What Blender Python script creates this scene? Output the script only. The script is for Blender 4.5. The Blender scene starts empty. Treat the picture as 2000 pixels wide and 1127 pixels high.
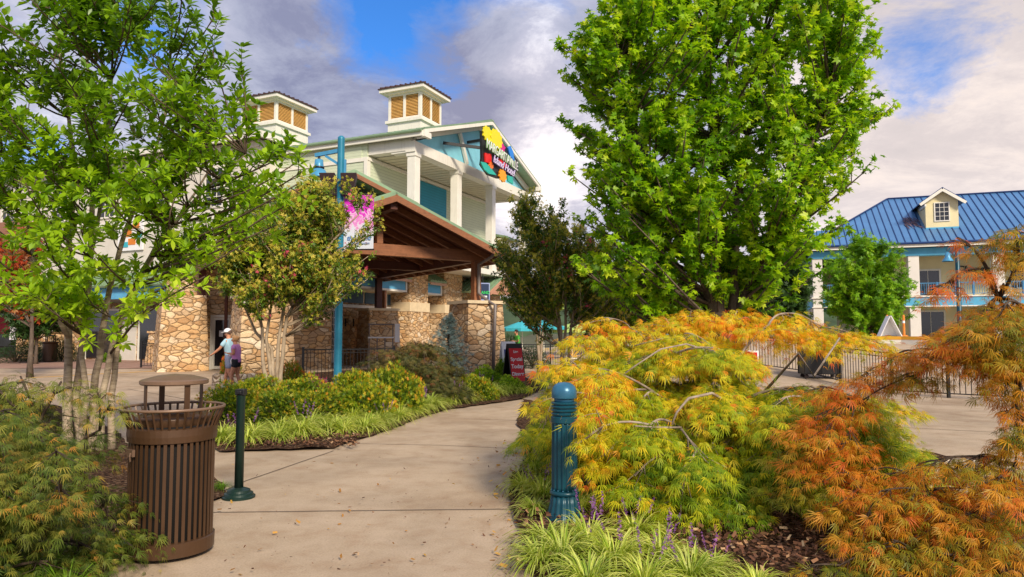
import bpy, bmesh, math, random
import numpy as np
from mathutils import Vector, Matrix
random.seed(7); RNG = np.random.default_rng(11)
S = bpy.context.scene
COL = S.collection
R = math.radians
PI = math.pi
# ------------------------------------------------------------ camera
F = 1371.0; TH = R(3.63); CAMH = 1.5
cam_data = bpy.data.cameras.new('camera'); cam = bpy.data.objects.new('camera', cam_data); COL.objects.link(cam)
cam.location = (0, 0, CAMH); cam.rotation_euler = (PI/2 + TH, 0, 0)
cam_data.sensor_width = 36; cam_data.lens = F/2000*36; cam_data.clip_start = 0.05; cam_data.clip_end = 4000
S.camera = cam
S.view_settings.view_transform = 'Standard'; S.view_settings.look = 'None'; S.view_settings.gamma = 1
S.view_settings.exposure = 0.45
def ray(u, v):
    cx = (u-1000)/F; cy = (563.5-v)/F
    return Vector((cx, math.cos(TH)-cy*math.sin(TH), math.sin(TH)+cy*math.cos(TH)))
def D(u, v, d):                       # point seen at photo pixel (u,v), d metres ahead
    r = ray(u, v); t = d/r.y
    return Vector((r.x*t, d, CAMH + r.z*t))
def G(u, v, z=0.0):                   # point of the plane z seen at photo pixel
    r = ray(u, v); t = (z-CAMH)/r.z
    return Vector((r.x*t, r.y*t, z))
# ------------------------------------------------------------ sun
SUN_EL = R(34); SUN_AZ = Vector((0.45, -0.9, 0)).normalized()
sd = bpy.data.lights.new('sun', 'SUN'); sd.energy = 3.5; sd.angle = R(11); sd.color = (1.0, .88, .70)
sun = bpy.data.objects.new('sun', sd); COL.objects.link(sun)
sdir = Vector((SUN_AZ.x*math.cos(SUN_EL), SUN_AZ.y*math.cos(SUN_EL), math.sin(SUN_EL)))
sun.rotation_euler = sdir.to_track_quat('Z', 'Y').to_euler(); sun.location = sdir*50
# ------------------------------------------------------------ node helpers
def nn(nt, typ, **kw):
    n = nt.nodes.new(typ)
    ins = kw.pop('ins', None)
    for k, v in kw.items(): setattr(n, k, v)
    if ins:
        for k, v in ins.items():
            s = n.inputs[k]
            if hasattr(v, 'node'): nt.links.new(v, s)
            else: s.default_value = v
    return n
def mth(nt, op, a, b=None, c=None, clamp=False):
    n = nt.nodes.new('ShaderNodeMath'); n.operation = op; n.use_clamp = clamp
    for i, v in enumerate((a, b, c)):
        if v is None: continue
        if hasattr(v, 'node'): nt.links.new(v, n.inputs[i])
        else: n.inputs[i].default_value = v
    return n.outputs[0]
def vmth(nt, op, a, b=None, out=0):
    n = nt.nodes.new('ShaderNodeVectorMath'); n.operation = op
    for i, v in enumerate((a, b)):
        if v is None: continue
        if hasattr(v, 'node'): nt.links.new(v, n.inputs[i])
        else: n.inputs[i].default_value = v
    return n.outputs[out]
def mixc(nt, fac, a, b, mode='MIX'):
    n = nt.nodes.new('ShaderNodeMix'); n.data_type = 'RGBA'; n.blend_type = mode
    for i, v in ((0, fac), (6, a), (7, b)):
        if hasattr(v, 'node'): nt.links.new(v, n.inputs[i])
        else: n.inputs[i].default_value = (*v, 1) if (i > 0 and len(v) == 3) else v
    return n.outputs[2]
def ramp(nt, fac, stops, interp='LINEAR'):
    n = nt.nodes.new('ShaderNodeValToRGB'); cr = n.color_ramp; cr.interpolation = interp
    while len(cr.elements) > 1: cr.elements.remove(cr.elements[-1])
    for i, (p, c) in enumerate(stops):
        e = cr.elements[0] if i == 0 else cr.elements.new(p)
        e.position = p; e.color = (*c, 1) if len(c) == 3 else c
    nt.links.new(fac, n.inputs[0]); return n.outputs[0]
def noise(nt, vec, scale, detail=4, rough=.55, dist=0):
    n = nt.nodes.new('ShaderNodeTexNoise'); n.inputs['Scale'].default_value = scale
    n.inputs['Detail'].default_value = detail; n.inputs['Roughness'].default_value = rough; n.inputs['Distortion'].default_value = dist
    if vec is not None: nt.links.new(vec, n.inputs['Vector'])
    return n.outputs['Fac']
# ------------------------------------------------------------ sky: Nishita blue with procedural cloud cover
W = bpy.data.worlds.new('World'); S.world = W; W.use_nodes = True
wt = W.node_tree; wt.nodes.clear()
SKS = 0.1
def mk_world():
    nt = wt
    tc = nn(nt, 'ShaderNodeTexCoord').outputs['Generated']
    d = vmth(nt, 'NORMALIZE', tc)
    sky = nn(nt, 'ShaderNodeTexSky'); sky.sky_type = 'NISHITA'; sky.sun_disc = False
    sky.sun_elevation = SUN_EL; sky.sun_rotation = math.atan2(SUN_AZ.x, SUN_AZ.y)
    blue = mixc(nt, 1.0, sky.outputs[0], (.34, .86, 1.55), 'MULTIPLY')
    sx = nn(nt, 'ShaderNodeSeparateXYZ', ins={0: d})
    x, y, z = sx.outputs
    zz = mth(nt, 'ADD', mth(nt, 'MAXIMUM', z, 0.0), 0.22)
    p = nn(nt, 'ShaderNodeCombineXYZ', ins={0: mth(nt, 'DIVIDE', x, zz), 1: mth(nt, 'DIVIDE', y, zz), 2: 0.0}).outputs[0]
    def blob(u, v, width, gain):
        r = ray(u, v).normalized()
        dt = vmth(nt, 'DOT_PRODUCT', d, tuple(r), 1)
        m = nn(nt, 'ShaderNodeMapRange', ins={0: dt, 1: math.cos(width), 2: 1.0, 3: 0.0, 4: gain}); m.interpolation_type = 'SMOOTHSTEP'
        return m.outputs[0]
    def addall(b, l):
        for t in l: b = mth(nt, 'ADD', b, t)
        return b
    n1 = noise(nt, p, 1.35, 12, .66, .5)
    # cover: 1 = cloud ; lowered where the photo shows blue
    cov = addall(n1, [blob(880, 20, R(11), -.42), blob(680, 40, R(6), -.16), blob(620, 110, R(5), -.06), blob(1755, 150, R(5), -.17), blob(1850, 128, R(5), -.10), blob(300, 40, R(6), -.22),
                      blob(60, 350, R(4), -.2), blob(1000, 60, R(5), .20), blob(960, 130, R(7), .12), blob(560, 200, R(10), .15), blob(1000, 300, R(8), .25), blob(900, 190, R(9), .12)])
    cov = mth(nt, 'ADD', mth(nt, 'MULTIPLY', mth(nt, 'SUBTRACT', noise(nt, p, 4.5, 12, .7, .6), .5), .42), cov)
    mask = ramp(nt, cov, [(.16, (0, 0, 0)), (.30, (.45,)*3), (.44, (1, 1, 1))])
    n2 = noise(nt, p, 2.9, 12, .68, .35)
    br = addall(n2, [blob(1000, 320, R(6.5), .16), blob(1090, 320, R(7), .14), blob(1010, 60, R(5), .16), blob(680, 120, R(17), -.13), blob(900, 160, R(8), -.12), blob(50, 100, R(14), .05), blob(1900, 260, R(18), .12), blob(1950, 60, R(12), -.05), blob(430, 120, R(5), .10)])
    dark = ramp(nt, br, [(.28, (.21, .225, .34)), (.44, (.33, .35, .46)), (.56, (.42, .43, .54)), (.67, (.66, .66, .74)), (.82, (.92, .88, .88))])
    warm = addall(0.0, [blob(1950, 340, R(24), .8), blob(1000, 320, R(12), .35)])
    cl = mixc(nt, mth(nt, 'MINIMUM', warm, .85), dark, mixc(nt, 1.0, dark, (1.38, 1.16, .94), 'MULTIPLY'))
    cl = mixc(nt, mth(nt, 'MULTIPLY', blob(1950, 320, R(22), .9), .75), cl, (.60, .53, .50))
    cl10 = mixc(nt, 1.0, cl, (1/SKS,)*3, 'MULTIPLY')
    col = mixc(nt, mask, blue, cl10)
    # pale band towards the horizon
    hz = nn(nt, 'ShaderNodeMapRange', ins={0: z, 1: 0.0, 2: 0.2, 3: 0.6, 4: 0.0}).outputs[0]
    col = mixc(nt, hz, col, (.86/SKS, .80/SKS, .80/SKS))
    bg = nn(nt, 'ShaderNodeBackground', ins={0: col, 1: SKS})
    nt.links.new(bg.outputs[0], nn(nt, 'ShaderNodeOutputWorld').inputs[0])
mk_world()
# ------------------------------------------------------------ materials
def mat(name, rough=.6, metal=0.0, spec=.4):
    m = bpy.data.materials.new(name); m.use_nodes = True; nt = m.node_tree
    b = nt.nodes['Principled BSDF']; b.inputs['Roughness'].default_value = rough; b.inputs['Metallic'].default_value = metal
    b.inputs['Specular IOR Level'].default_value = spec
    return m, nt, b
def ocoord(nt, scale=(1, 1, 1), kind='Object'):
    tc = nn(nt, 'ShaderNodeTexCoord').outputs[kind]
    mp = nn(nt, 'ShaderNodeMapping', ins={0: tc}); mp.inputs['Scale'].default_value = scale
    return mp.outputs[0]
def bump(nt, b, h, strength=.3, dist=.02):
    n = nn(nt, 'ShaderNodeBump', ins={'Height': h}); n.inputs['Strength'].default_value = strength; n.inputs['Distance'].default_value = dist
    nt.links.new(n.outputs[0], b.inputs['Normal'])
def paint(name, c, rough=.55, var=.18, scale=3.0, metal=0.0, dirt=None, bumpy=.08):
    m, nt, b = mat(name, rough, metal)
    oc = ocoord(nt)
    n = noise(nt, oc, scale, 6, .65)
    c2 = tuple(x*(1-var) for x in c); c1 = tuple(min(1, x*(1+var*.6)) for x in c)
    col = mixc(nt, ramp(nt, n, [(.3, (0,)*3), (.7, (1,)*3)]), c2, c1)
    if dirt:
        n3 = noise(nt, ocoord(nt, (6, 6, .8)), 1.3, 5, .6)
        col = mixc(nt, ramp(nt, n3, [(.55, (0,)*3), (.8, (.5,)*3)]), col, dirt)
    nt.links.new(col, b.inputs['Base Color'])
    if bumpy: bump(nt, b, noise(nt, oc, scale*14, 3, .6), bumpy, .01)
    return m
def siding(name, c, pitch=.16, axis=2, depth=.6):
    m, nt, b = mat(name, .6)
    tc = nn(nt, 'ShaderNodeTexCoord').outputs['Object']
    s = nn(nt, 'ShaderNodeSeparateXYZ', ins={0: tc}).outputs[axis]
    fr = mth(nt, 'FRACT', mth(nt, 'DIVIDE', s, pitch))
    gap = ramp(nt, fr, [(0, (.55,)*3), (.06, (.6,)*3), (.12, (1,)*3), (1, (1,)*3)])
    n = noise(nt, tc, 1.2, 5, .6)
    col = mixc(nt, n, tuple(x*.85 for x in c), tuple(min(1, x*1.1) for x in c))
    nt.links.new(mixc(nt, 1.0, col, gap, 'MULTIPLY'), b.inputs['Base Color'])
    bump(nt, b, fr, depth, .02)
    return m
def stonem(name, scale=3.3, cols=None, zs=1.5):
    m, nt, b = mat(name, .85, 0, .2)
    tc = nn(nt, 'ShaderNodeTexCoord').outputs['Object']
    mp = nn(nt, 'ShaderNodeMapping', ins={0: tc}); mp.inputs['Scale'].default_value = (1, 1, zs)
    nz = nn(nt, 'ShaderNodeTexNoise', ins={0: mp.outputs[0]}); nz.inputs['Scale'].default_value = 1.7; nz.inputs['Detail'].default_value = 3
    dv = vmth(nt, 'MULTIPLY_ADD', nz.outputs['Color'], (.55, .55, .55))
    dv2 = vmth(nt, 'ADD', mp.outputs[0], vmth(nt, 'SCALE', nz.outputs['Color']))
    sc = dv2.node.inputs[1].links[0].from_node; sc.inputs['Scale'].default_value = .35
    v1 = nn(nt, 'ShaderNodeTexVoronoi', ins={'Vector': dv2, 'Scale': scale}); v1.feature = 'F1'
    v2 = nn(nt, 'ShaderNodeTexVoronoi', ins={'Vector': dv2, 'Scale': scale}); v2.feature = 'DISTANCE_TO_EDGE'
    rnd = nn(nt, 'ShaderNodeSeparateColor', ins={0: v1.outputs['Color']})
    cols = cols or [(0, (.20, .10, .05)), (.15, (.46, .22, .08)), (.3, (.62, .36, .15)), (.42, (.34, .22, .13)), (.55, (.66, .34, .11)), (.7, (.72, .52, .30)), (.85, (.42, .33, .24)), (1, (.80, .66, .47))]
    c = ramp(nt, rnd.outputs[0], cols)
    fine = noise(nt, mp.outputs[0], 9, 6, .65)
    c = mixc(nt, ramp(nt, fine, [(.35, (.0,)*3), (.7, (.6,)*3)]), c, (.62, .44, .26), 'MIX')
    c = mixc(nt, ramp(nt, noise(nt, mp.outputs[0], 22, 4, .6), [(.3, (.45,)*3), (.55, (0,)*3)]), c, (.22, .13, .07))
    jn = ramp(nt, v2.outputs['Distance'], [(.0, (0,)*3), (.02, (.3,)*3), (.045, (1,)*3)])
    c = mixc(nt, jn, (.22, .135, .07), c)
    nt.links.new(c, b.inputs['Base Color'])
    h = mth(nt, 'ADD', mth(nt, 'MULTIPLY', ramp(nt, v2.outputs['Distance'], [(0, (0,)*3), (.1, (.8,)*3), (.3, (1,)*3)]), 1.0), mth(nt, 'MULTIPLY', fine, .5))
    h = mth(nt, 'ADD', h, mth(nt, 'MULTIPLY', rnd.outputs[1], .5))
    bump(nt, b, h, .8, .06)
    return m
def wood(name, c, rough=.5):
    m, nt, b = mat(name, rough)
    n = noise(nt, ocoord(nt, (1, 1, 1)), 4, 6, .7, 1.5)
    n2 = noise(nt, ocoord(nt, (.6, 9, 9)), 3, 5, .6)
    col = ramp(nt, mth(nt, 'ADD', mth(nt, 'MULTIPLY', n, .5), mth(nt, 'MULTIPLY', n2, .5)), [(.3, tuple(x*.55 for x in c)), (.5, c), (.72, tuple(x*1.35 for x in c))])
    nt.links.new(col, b.inputs['Base Color']); bump(nt, b, n2, .25, .01)
    return m
def leafm(name, stops, rough=.45, trans=.35, tc=None, spec=.35):
    m = bpy.data.materials.new(name); m.use_nodes = True; nt = m.node_tree; nt.nodes.clear()
    a = nn(nt, 'ShaderNodeAttribute'); a.attribute_name = 'tint'
    col = ramp(nt, a.outputs['Fac'], stops)
    oc = nn(nt, 'ShaderNodeTexCoord').outputs['Object']
    col = mixc(nt, ramp(nt, noise(nt, oc, 30, 2, .5), [(.35, (.0,)*3), (.65, (.5,)*3)]), col, mixc(nt, 1.0, col, (1.35, 1.2, .9), 'MULTIPLY'))
    oi = nn(nt, 'ShaderNodeObjectInfo').outputs['Random']
    col = mixc(nt, 1.0, col, ramp(nt, oi, [(0, (.78, .80, .8)), (.5, (1, .98, 1)), (1, (1.12, 1.06, 1.0))]), 'MULTIPLY')
    p = nn(nt, 'ShaderNodeBsdfPrincipled', ins={'Base Color': col, 'Roughness': rough, 'Specular IOR Level': spec})
    t = nn(nt, 'ShaderNodeBsdfTranslucent', ins={'Color': mixc(nt, 1.0, col, tc or (1.25, 1.25, .6), 'MULTIPLY')})
    mx = nn(nt, 'ShaderNodeMixShader', ins={0: trans, 1: p.outputs[0], 2: t.outputs[0]})
    nt.links.new(mx.outputs[0], nn(nt, 'ShaderNodeOutputMaterial').inputs[0])
    return m
def glassm(name, c, rough=.08):
    m, nt, b = mat(name, rough, 0, .8)
    n = noise(nt, ocoord(nt), 1.5, 3)
    nt.links.new(mixc(nt, n, tuple(x*.5 for x in c), tuple(x*1.6 for x in c)), b.inputs['Base Color']); return m
def barkm(name, a, c, zs=.35, scale=14, band=False):
    m, nt, b = mat(name, .85, 0, .15)
    oc = ocoord(nt, (1, 1, zs)) if not band else ocoord(nt, (.6, .6, 3))
    n = noise(nt, oc, scale, 6, .7, .6)
    n2 = noise(nt, ocoord(nt), 3, 4)
    col = ramp(nt, mth(nt, 'ADD', mth(nt, 'MULTIPLY', n, .7), mth(nt, 'MULTIPLY', n2, .3)), [(.35, a), (.62, c)])
    nt.links.new(col, b.inputs['Base Color']); bump(nt, b, n, .6, .02)
    return m
def concretem(name, base, scale=1.0, stain=(.78, .70, .64), joints=None):
    m, nt, b = mat(name, .8, 0, .25)
    tc = nn(nt, 'ShaderNodeTexCoord').outputs['Object']
    big = noise(nt, tc, .55*scale, 5, .6, .4); mid = noise(nt, tc, 3.1*scale, 8, .68, .3); fine = noise(nt, tc, 70, 4, .7)
    c = ramp(nt, big, [(.3, tuple(x*.80 for x in base)), (.5, base), (.72, tuple(min(1, x*1.14) for x in base))])
    c = mixc(nt, 1.0, c, ramp(nt, mid, [(.28, stain), (.48, (.93, .92, .9)), (.6, (1, 1, 1)), (.75, (1.07, 1.06, 1.04))]), 'MULTIPLY')
    c = mixc(nt, 1.0, c, ramp(nt, fine, [(.3, (.78,)*3), (.5, (1,)*3), (.7, (1.12,)*3)]), 'MULTIPLY')
    pt = noise(nt, tc, .23*scale, 3, .5, 1.5)
    c = mixc(nt, 1.0, c, ramp(nt, mth(nt, 'ADD', pt, mth(nt, 'MULTIPLY', fine, .05)), [(.36, (.76, .72, .68)), (.47, (1, 1, 1)), (.62, (1, 1, 1)), (.72, (.86, .83, .8))]), 'MULTIPLY')
    # small dark spots of dirt
    v = nn(nt, 'ShaderNodeTexVoronoi', ins={'Vector': tc, 'Scale': 3.2}); sp = v.outputs['Distance']
    rr = nn(nt, 'ShaderNodeSeparateColor', ins={0: v.outputs['Color']}).outputs[0]
    spot = mth(nt, 'MULTIPLY', ramp(nt, mth(nt, 'ADD', sp, mth(nt, 'MULTIPLY', fine, .06)), [(.055, (1,)*3), (.075, (0,)*3)]), mth(nt, 'GREATER_THAN', rr, .72))
    c = mixc(nt, mth(nt, 'MULTIPLY', spot, .6), c, tuple(x*.35 for x in base))
    nt.links.new(c, b.inputs['Base Color'])
    br_ = noise(nt, ocoord(nt, (2, 60, 1)), 4, 3, .6)
    bump(nt, b, mth(nt, 'ADD', mth(nt, 'ADD', mth(nt, 'MULTIPLY', fine, .6), mth(nt, 'MULTIPLY', br_, .35)), mid), .35, .012)
    return m
def mulchm(name):
    m, nt, b = mat(name, .95, 0, .1)
    tc = nn(nt, 'ShaderNodeTexCoord').outputs['Object']
    v = nn(nt, 'ShaderNodeTexVoronoi', ins={'Vector': tc, 'Scale': 38.0})
    rr = nn(nt, 'ShaderNodeSeparateColor', ins={0: v.outputs['Color']}).outputs[0]
    c = ramp(nt, rr, [(0, (.025, .012, .008)), (.5, (.09, .045, .025)), (.85, (.17, .09, .05)), (1, (.30, .20, .13))])
    nt.links.new(mixc(nt, noise(nt, tc, 2, 4), mixc(nt, 1.0, c, (.6, .6, .6), 'MULTIPLY'), c), b.inputs['Base Color'])
    bump(nt, b, mth(nt, 'ADD', rr, noise(nt, tc, 60, 4)), 1.0, .03)
    return m
M = {}
M['path'] = concretem('path concrete', (.47, .36, .255))
M['plaza'] = concretem('plaza concrete', (.56, .44, .34), .7)
M['paver'] = concretem('plaza paving', (.36, .22, .17), 1.4)
M['joint'] = paint('joint', (.10, .07, .05), .9)
M['yellow'] = paint('yellow line paint', (.62, .36, .10), .8, .3, 8)
M['mulch'] = mulchm('mulch')
M['soil'] = paint('soil', (.10, .10, .045), .95, .5, 2)
M['stone'] = stonem('fieldstone')
M['stone_pale'] = stonem('pale fieldstone', 3.0, [(0, (.40, .20, .08)), (.18, (.66, .38, .16)), (.34, (.80, .56, .32)), (.48, (.52, .36, .22)), (.6, (.76, .46, .20)), (.76, (.84, .66, .44)), (.88, (.56, .32, .15)), (1, (.86, .74, .56))], 1.8)
M['rock'] = stonem('edging rock', 4.0, [(0, (.32, .26, .2)), (.5, (.5, .42, .33)), (1, (.66, .6, .5))], 1.0)
M['cream'] = paint('cream render', (.70, .56, .36), .8, .12, 4)
M['white'] = paint('white trim paint', (.78, .75, .67), .5, .06, 2, dirt=(.5, .46, .38))
M['wall_white'] = paint('pale wall paint', (.66, .62, .55), .7, .1, 1)
M['sage'] = siding('sage lap siding', (.62, .68, .50), .16)
M['sage_wing'] = siding('cream lap siding', (.72, .66, .55), .16)
M['bluewall'] = siding('blue lap siding', (.03, .30, .46), .16)
M['gableblue'] = paint('gable blue paint', (.24, .60, .74), .6, .14, 1.2)
M['fasciablue'] = paint('fascia blue paint', (.12, .42, .68), .55, .12, 2)
M['navy'] = paint('slate blue panel', (.035, .085, .125), .4, .2, 2)
M['groof'] = paint('green metal roof', (.25, .37, .23), .42, .15, 1, .3, bumpy=.02)
M['broof'] = paint('blue metal roof', (.10, .25, .50), .38, .12, .6, .3, bumpy=.02)
M['brib'] = paint('blue roof rib', (.012, .045, .17), .4, .1, 1, .3, bumpy=0)
M['tile'] = paint('dark roof tile', (.07, .035, .035), .7, .4, 6)
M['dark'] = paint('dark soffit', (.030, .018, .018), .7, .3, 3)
M['louver'] = paint('ochre louvre', (.82, .50, .16), .6, .15, 4)
M['louver_dark'] = paint('louvre shadow board', (.30, .13, .03), .7)
M['beam'] = wood('brown stained timber', (.25, .098, .042))
M['beamd'] = wood('dark stained timber', (.10, .030, .018))
M['glass'] = glassm('dark glass', (.02, .022, .028))
M['black'] = paint('black powder coat', (.012, .012, .014), .42, .2, 5)
M['bronze'] = paint('brown powder coat', (.082, .042, .021), .38, .16, 5, .25, bumpy=.05, dirt=(.12, .07, .042))
M['bronze_lid'] = paint('brown lid paint', (.21, .13, .085), .35, .12, 4, .2, bumpy=.04)
M['bgreen'] = paint('dark green paint', (.008, .028, .022), .38, .3, 5, .1, dirt=(.05, .06, .05))
M['teal'] = paint('teal paint', (.005, .062, .095), .35, .18, 5, .1, dirt=(.045, .10, .11))
M['teal_lamp'] = paint('teal lamp paint', (.02, .20, .32), .4, .15, 5, .1)
M['teal_shade'] = paint('blue lamp shade paint', (.07, .30, .52), .35, .15, 5, .1)
M['cap'] = paint('pale blue cap paint', (.035, .15, .26), .30, .3, 7, .2, dirt=(.16, .26, .32))
M['umb'] = paint('turquoise canvas', (.05, .42, .52), .8, .1, 3)
M['umb_green'] = paint('lime canvas', (.45, .62, .18), .8, .1, 3)
M['pipe'] = paint('grey downspout', (.20, .17, .16), .45, .15, 4, .2)
M['yellowwall'] = paint('pale yellow wall', (.76, .67, .40), .7, .08, 1)
M['colwhite'] = paint('off white column', (.70, .67, .62), .6, .08, 1)
M['rail_blue'] = paint('blue railing', (.06, .22, .42), .5, .1, 3)
M['band_blue'] = paint('sky blue band', (.09, .38, .60), .55, .12, 1.5)
M['red'] = paint('red board', (.62, .012, .018), .5, .1, 3)
M['awn'] = paint('dark red awning', (.30, .012, .03), .7, .3, 3)
M['signblue'] = paint('navy board', (.03, .06, .22), .5)
M['signwhite'] = paint('white board', (.80, .80, .82), .5, .05)
M['magenta'] = paint('magenta print', (.62, .02, .50), .6, .2, 8)
M['orange'] = paint('orange paint', (.70, .22, .03), .6)
M['gravelpaint'] = paint('grey print', (.3, .38, .55), .6)
def flat(name, c, r=.5): return paint(name, c, r, .08, 4, bumpy=0)
# ------------------------------------------------------------ objects
def tag(o, label=None, cat=None, group=None, kind=None):
    if label: o['label'] = label
    if cat: o['category'] = cat
    if group: o['group'] = group
    if kind: o['kind'] = kind
    return o
def thing(name, label, cat, loc=(0, 0, 0), rz=0.0, group=None):
    o = bpy.data.objects.new(name, None); COL.objects.link(o); o.location = loc; o.rotation_euler = (0, 0, rz)
    o.empty_display_size = .2
    return tag(o, label, cat, group)
def copy_tree(o, parent=None):
    c = o.copy(); COL.objects.link(c)
    if parent is not None: c.parent = parent
    for ch in list(o.children): copy_tree(ch, c)
    return c
class MB:
    def __init__(s): s.v = []; s.f = []; s.mi = []; s.cur = 0
    def add(s, vs, fs):
        b = len(s.v); s.v += [tuple(x) for x in vs]
        for f in fs: s.f.append([b+i for i in f]); s.mi.append(s.cur)
        return s
    def box(s, x0, x1, y0, y1, z0, z1):
        return s.add([(x0, y0, z0), (x1, y0, z0), (x1, y1, z0), (x0, y1, z0), (x0, y0, z1), (x1, y0, z1), (x1, y1, z1), (x0, y1, z1)],
                     [(0, 3, 2, 1), (4, 5, 6, 7), (0, 1, 5, 4), (1, 2, 6, 5), (2, 3, 7, 6), (3, 0, 4, 7)])
    def taper(s, x0, x1, y0, y1, z0, z1, i):   # box battered inwards by i at the top
        return s.add([(x0, y0, z0), (x1, y0, z0), (x1, y1, z0), (x0, y1, z0), (x0+i, y0+i, z1), (x1-i, y0+i, z1), (x1-i, y1-i, z1), (x0+i, y1-i, z1)],
                     [(0, 3, 2, 1), (4, 5, 6, 7), (0, 1, 5, 4), (1, 2, 6, 5), (2, 3, 7, 6), (3, 0, 4, 7)])
    def bar(s, p, q, w, h, up=(0, 0, 1)):
        p = Vector(p); q = Vector(q); d = (q-p).normalized(); up = Vector(up)
        if abs(d.dot(up)) > .99: up = Vector((0, 1, 0))
        a = d.cross(up).normalized(); b = a.cross(d).normalized()
        vs = []
        for e in (p, q):
            for (i, j) in ((-1, -1), (1, -1), (1, 1), (-1, 1)): vs.append(e + a*(i*w/2) + b*(j*h/2))
        return s.add(vs, [(0, 1, 2, 3), (7, 6, 5, 4), (0, 4, 5, 1), (1, 5, 6, 2), (2, 6, 7, 3), (3, 7, 4, 0)])
    def tube(s, pts, rad, n=8, cap=True):
        pts = [Vector(p) for p in pts]
        if not hasattr(rad, '__len__'): rad = [rad]*len(pts)
        vs = []; fs = []; pa = None
        for i, p in enumerate(pts):
            d = (pts[min(i+1, len(pts)-1)] - pts[max(i-1, 0)])
            if d.length < 1e-9: d = Vector((0, 0, 1))
            d.normalize()
            if pa is None:
                a = d.cross(Vector((0, 0, 1)))
                if a.length < .1: a = d.cross(Vector((1, 0, 0)))
            else: a = pa - d*pa.dot(d)
            a.normalize(); pa = a; b = d.cross(a)
            for k in range(n):
                t = 2*PI*k/n; vs.append(p + (a*math.cos(t) + b*math.sin(t))*rad[i])
        for i in range(len(pts)-1):
            for k in range(n):
                k2 = (k+1) % n; fs.append((i*n+k, i*n+k2, (i+1)*n+k2, (i+1)*n+k))
        if cap: fs.append(tuple(range(n-1, -1, -1))); fs.append(tuple((len(pts)-1)*n+k for k in range(n)))
        return s.add(vs, fs)
    def lathe(s, prof, n=32, c=(0, 0, 0), flute=0, fl=0.0):
        vs = []; fs = []
        for (r, z) in prof:
            for k in range(n):
                t = 2*PI*k/n; rr = r
                if flute: rr = r - fl*abs(math.sin(t*flute/2))**.7 if False else r - fl*(.5+.5*math.cos(t*flute))
                vs.append((c[0]+rr*math.cos(t), c[1]+rr*math.sin(t), c[2]+z))
        for i in range(len(prof)-1):
            for k in range(n):
                k2 = (k+1) % n; fs.append((i*n+k, i*n+k2, (i+1)*n+k2, (i+1)*n+k))
        if prof[0][0] > 1e-4: fs.append(tuple(range(n-1, -1, -1)))
        if prof[-1][0] > 1e-4: fs.append(tuple((len(prof)-1)*n+k for k in range(n)))
        return s.add(vs, fs)
    def extr(s, poly, vec):             # planar polygon pushed along vec
        poly = [Vector(p) for p in poly]; vec = Vector(vec); n = len(poly)
        return s.add(poly + [p+vec for p in poly], [tuple(range(n-1, -1, -1)), tuple(range(n, 2*n))] + [(i, (i+1) % n, n+(i+1) % n, n+i) for i in range(n)])
    def ball(s, c, r, n=10, m=7, sq=(1, 1, 1)):
        prof = [(max(1e-5, math.sin(PI*i/m)), -math.cos(PI*i/m)) for i in range(m+1)]
        b = len(s.v); s.lathe(prof, n)
        for i in range(b, len(s.v)):
            x, y, z = s.v[i]; s.v[i] = (c[0]+x*r*sq[0], c[1]+y*r*sq[1], c[2]+z*r*sq[2])
        return s
    def build(s, name, mats, parent=None, smooth=False, bevel=0, loc=None):
        me = bpy.data.meshes.new(name); me.from_pydata(s.v, [], s.f)
        if not isinstance(mats, (list, tuple)): mats = [mats]
        for m in mats: me.materials.append(m)
        if len(mats) > 1: me.polygons.foreach_set('material_index', s.mi)
        bm = bmesh.new(); bm.from_mesh(me); bmesh.ops.recalc_face_normals(bm, faces=bm.faces); bm.to_mesh(me); bm.free()
        if smooth:
            me.polygons.foreach_set('use_smooth', [True]*len(me.polygons))
        me.update()
        o = bpy.data.objects.new(name, me); COL.objects.link(o)
        if parent is not None: o.parent = parent
        if loc is not None: o.location = loc
        if bevel:
            md = o.modifiers.new('bevel', 'BEVEL'); md.width = bevel; md.segments = 2; md.limit_method = 'ANGLE'
        return o
def npmesh(name, V, Q, material, parent=None, tint=None, smooth=False):
    me = bpy.data.meshes.new(name); V = np.asarray(V, np.float32); Q = np.asarray(Q, np.int32)
    me.vertices.add(len(V)); me.vertices.foreach_set('co', V.ravel())
    k = Q.shape[1]; me.loops.add(Q.size); me.polygons.add(len(Q))
    me.loops.foreach_set('vertex_index', Q.ravel())
    me.polygons.foreach_set('loop_start', np.arange(0, Q.size, k, dtype=np.int32))
    me.polygons.foreach_set('loop_total', np.full(len(Q), k, np.int32))
    if smooth: me.polygons.foreach_set('use_smooth', np.ones(len(Q), bool))
    me.materials.append(material)
    me.update(calc_edges=True)
    if tint is not None:
        a = me.attributes.new('tint', 'FLOAT', 'POINT'); a.data.foreach_set('value', np.asarray(tint, np.float32))
    o = bpy.data.objects.new(name, me); COL.objects.link(o)
    if parent is not None: o.parent = parent
    return o
def text(name, body, size, mt, parent, mtx, depth=.01, font_off=0, bold=0.0, shear=0.0, sx=1.0):
    cu = bpy.data.curves.new(name, 'FONT'); cu.body = body; cu.size = size; cu.extrude = depth; cu.offset = bold; cu.shear = shear
    cu.align_x = 'CENTER'; cu.align_y = 'CENTER'
    t = bpy.data.objects.new('tmp_text', cu); COL.objects.link(t)
    dg = bpy.context.evaluated_depsgraph_get(); me = bpy.data.meshes.new_from_object(t.evaluated_get(dg))
    bpy.data.objects.remove(t); me.name = name; me.materials.clear(); me.materials.append(mt)
    o = bpy.data.objects.new(name, me); COL.objects.link(o); o.parent = parent
    o.matrix_local = mtx @ Matrix.Diagonal((sx, 1, 1, 1))
    return o
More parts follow.
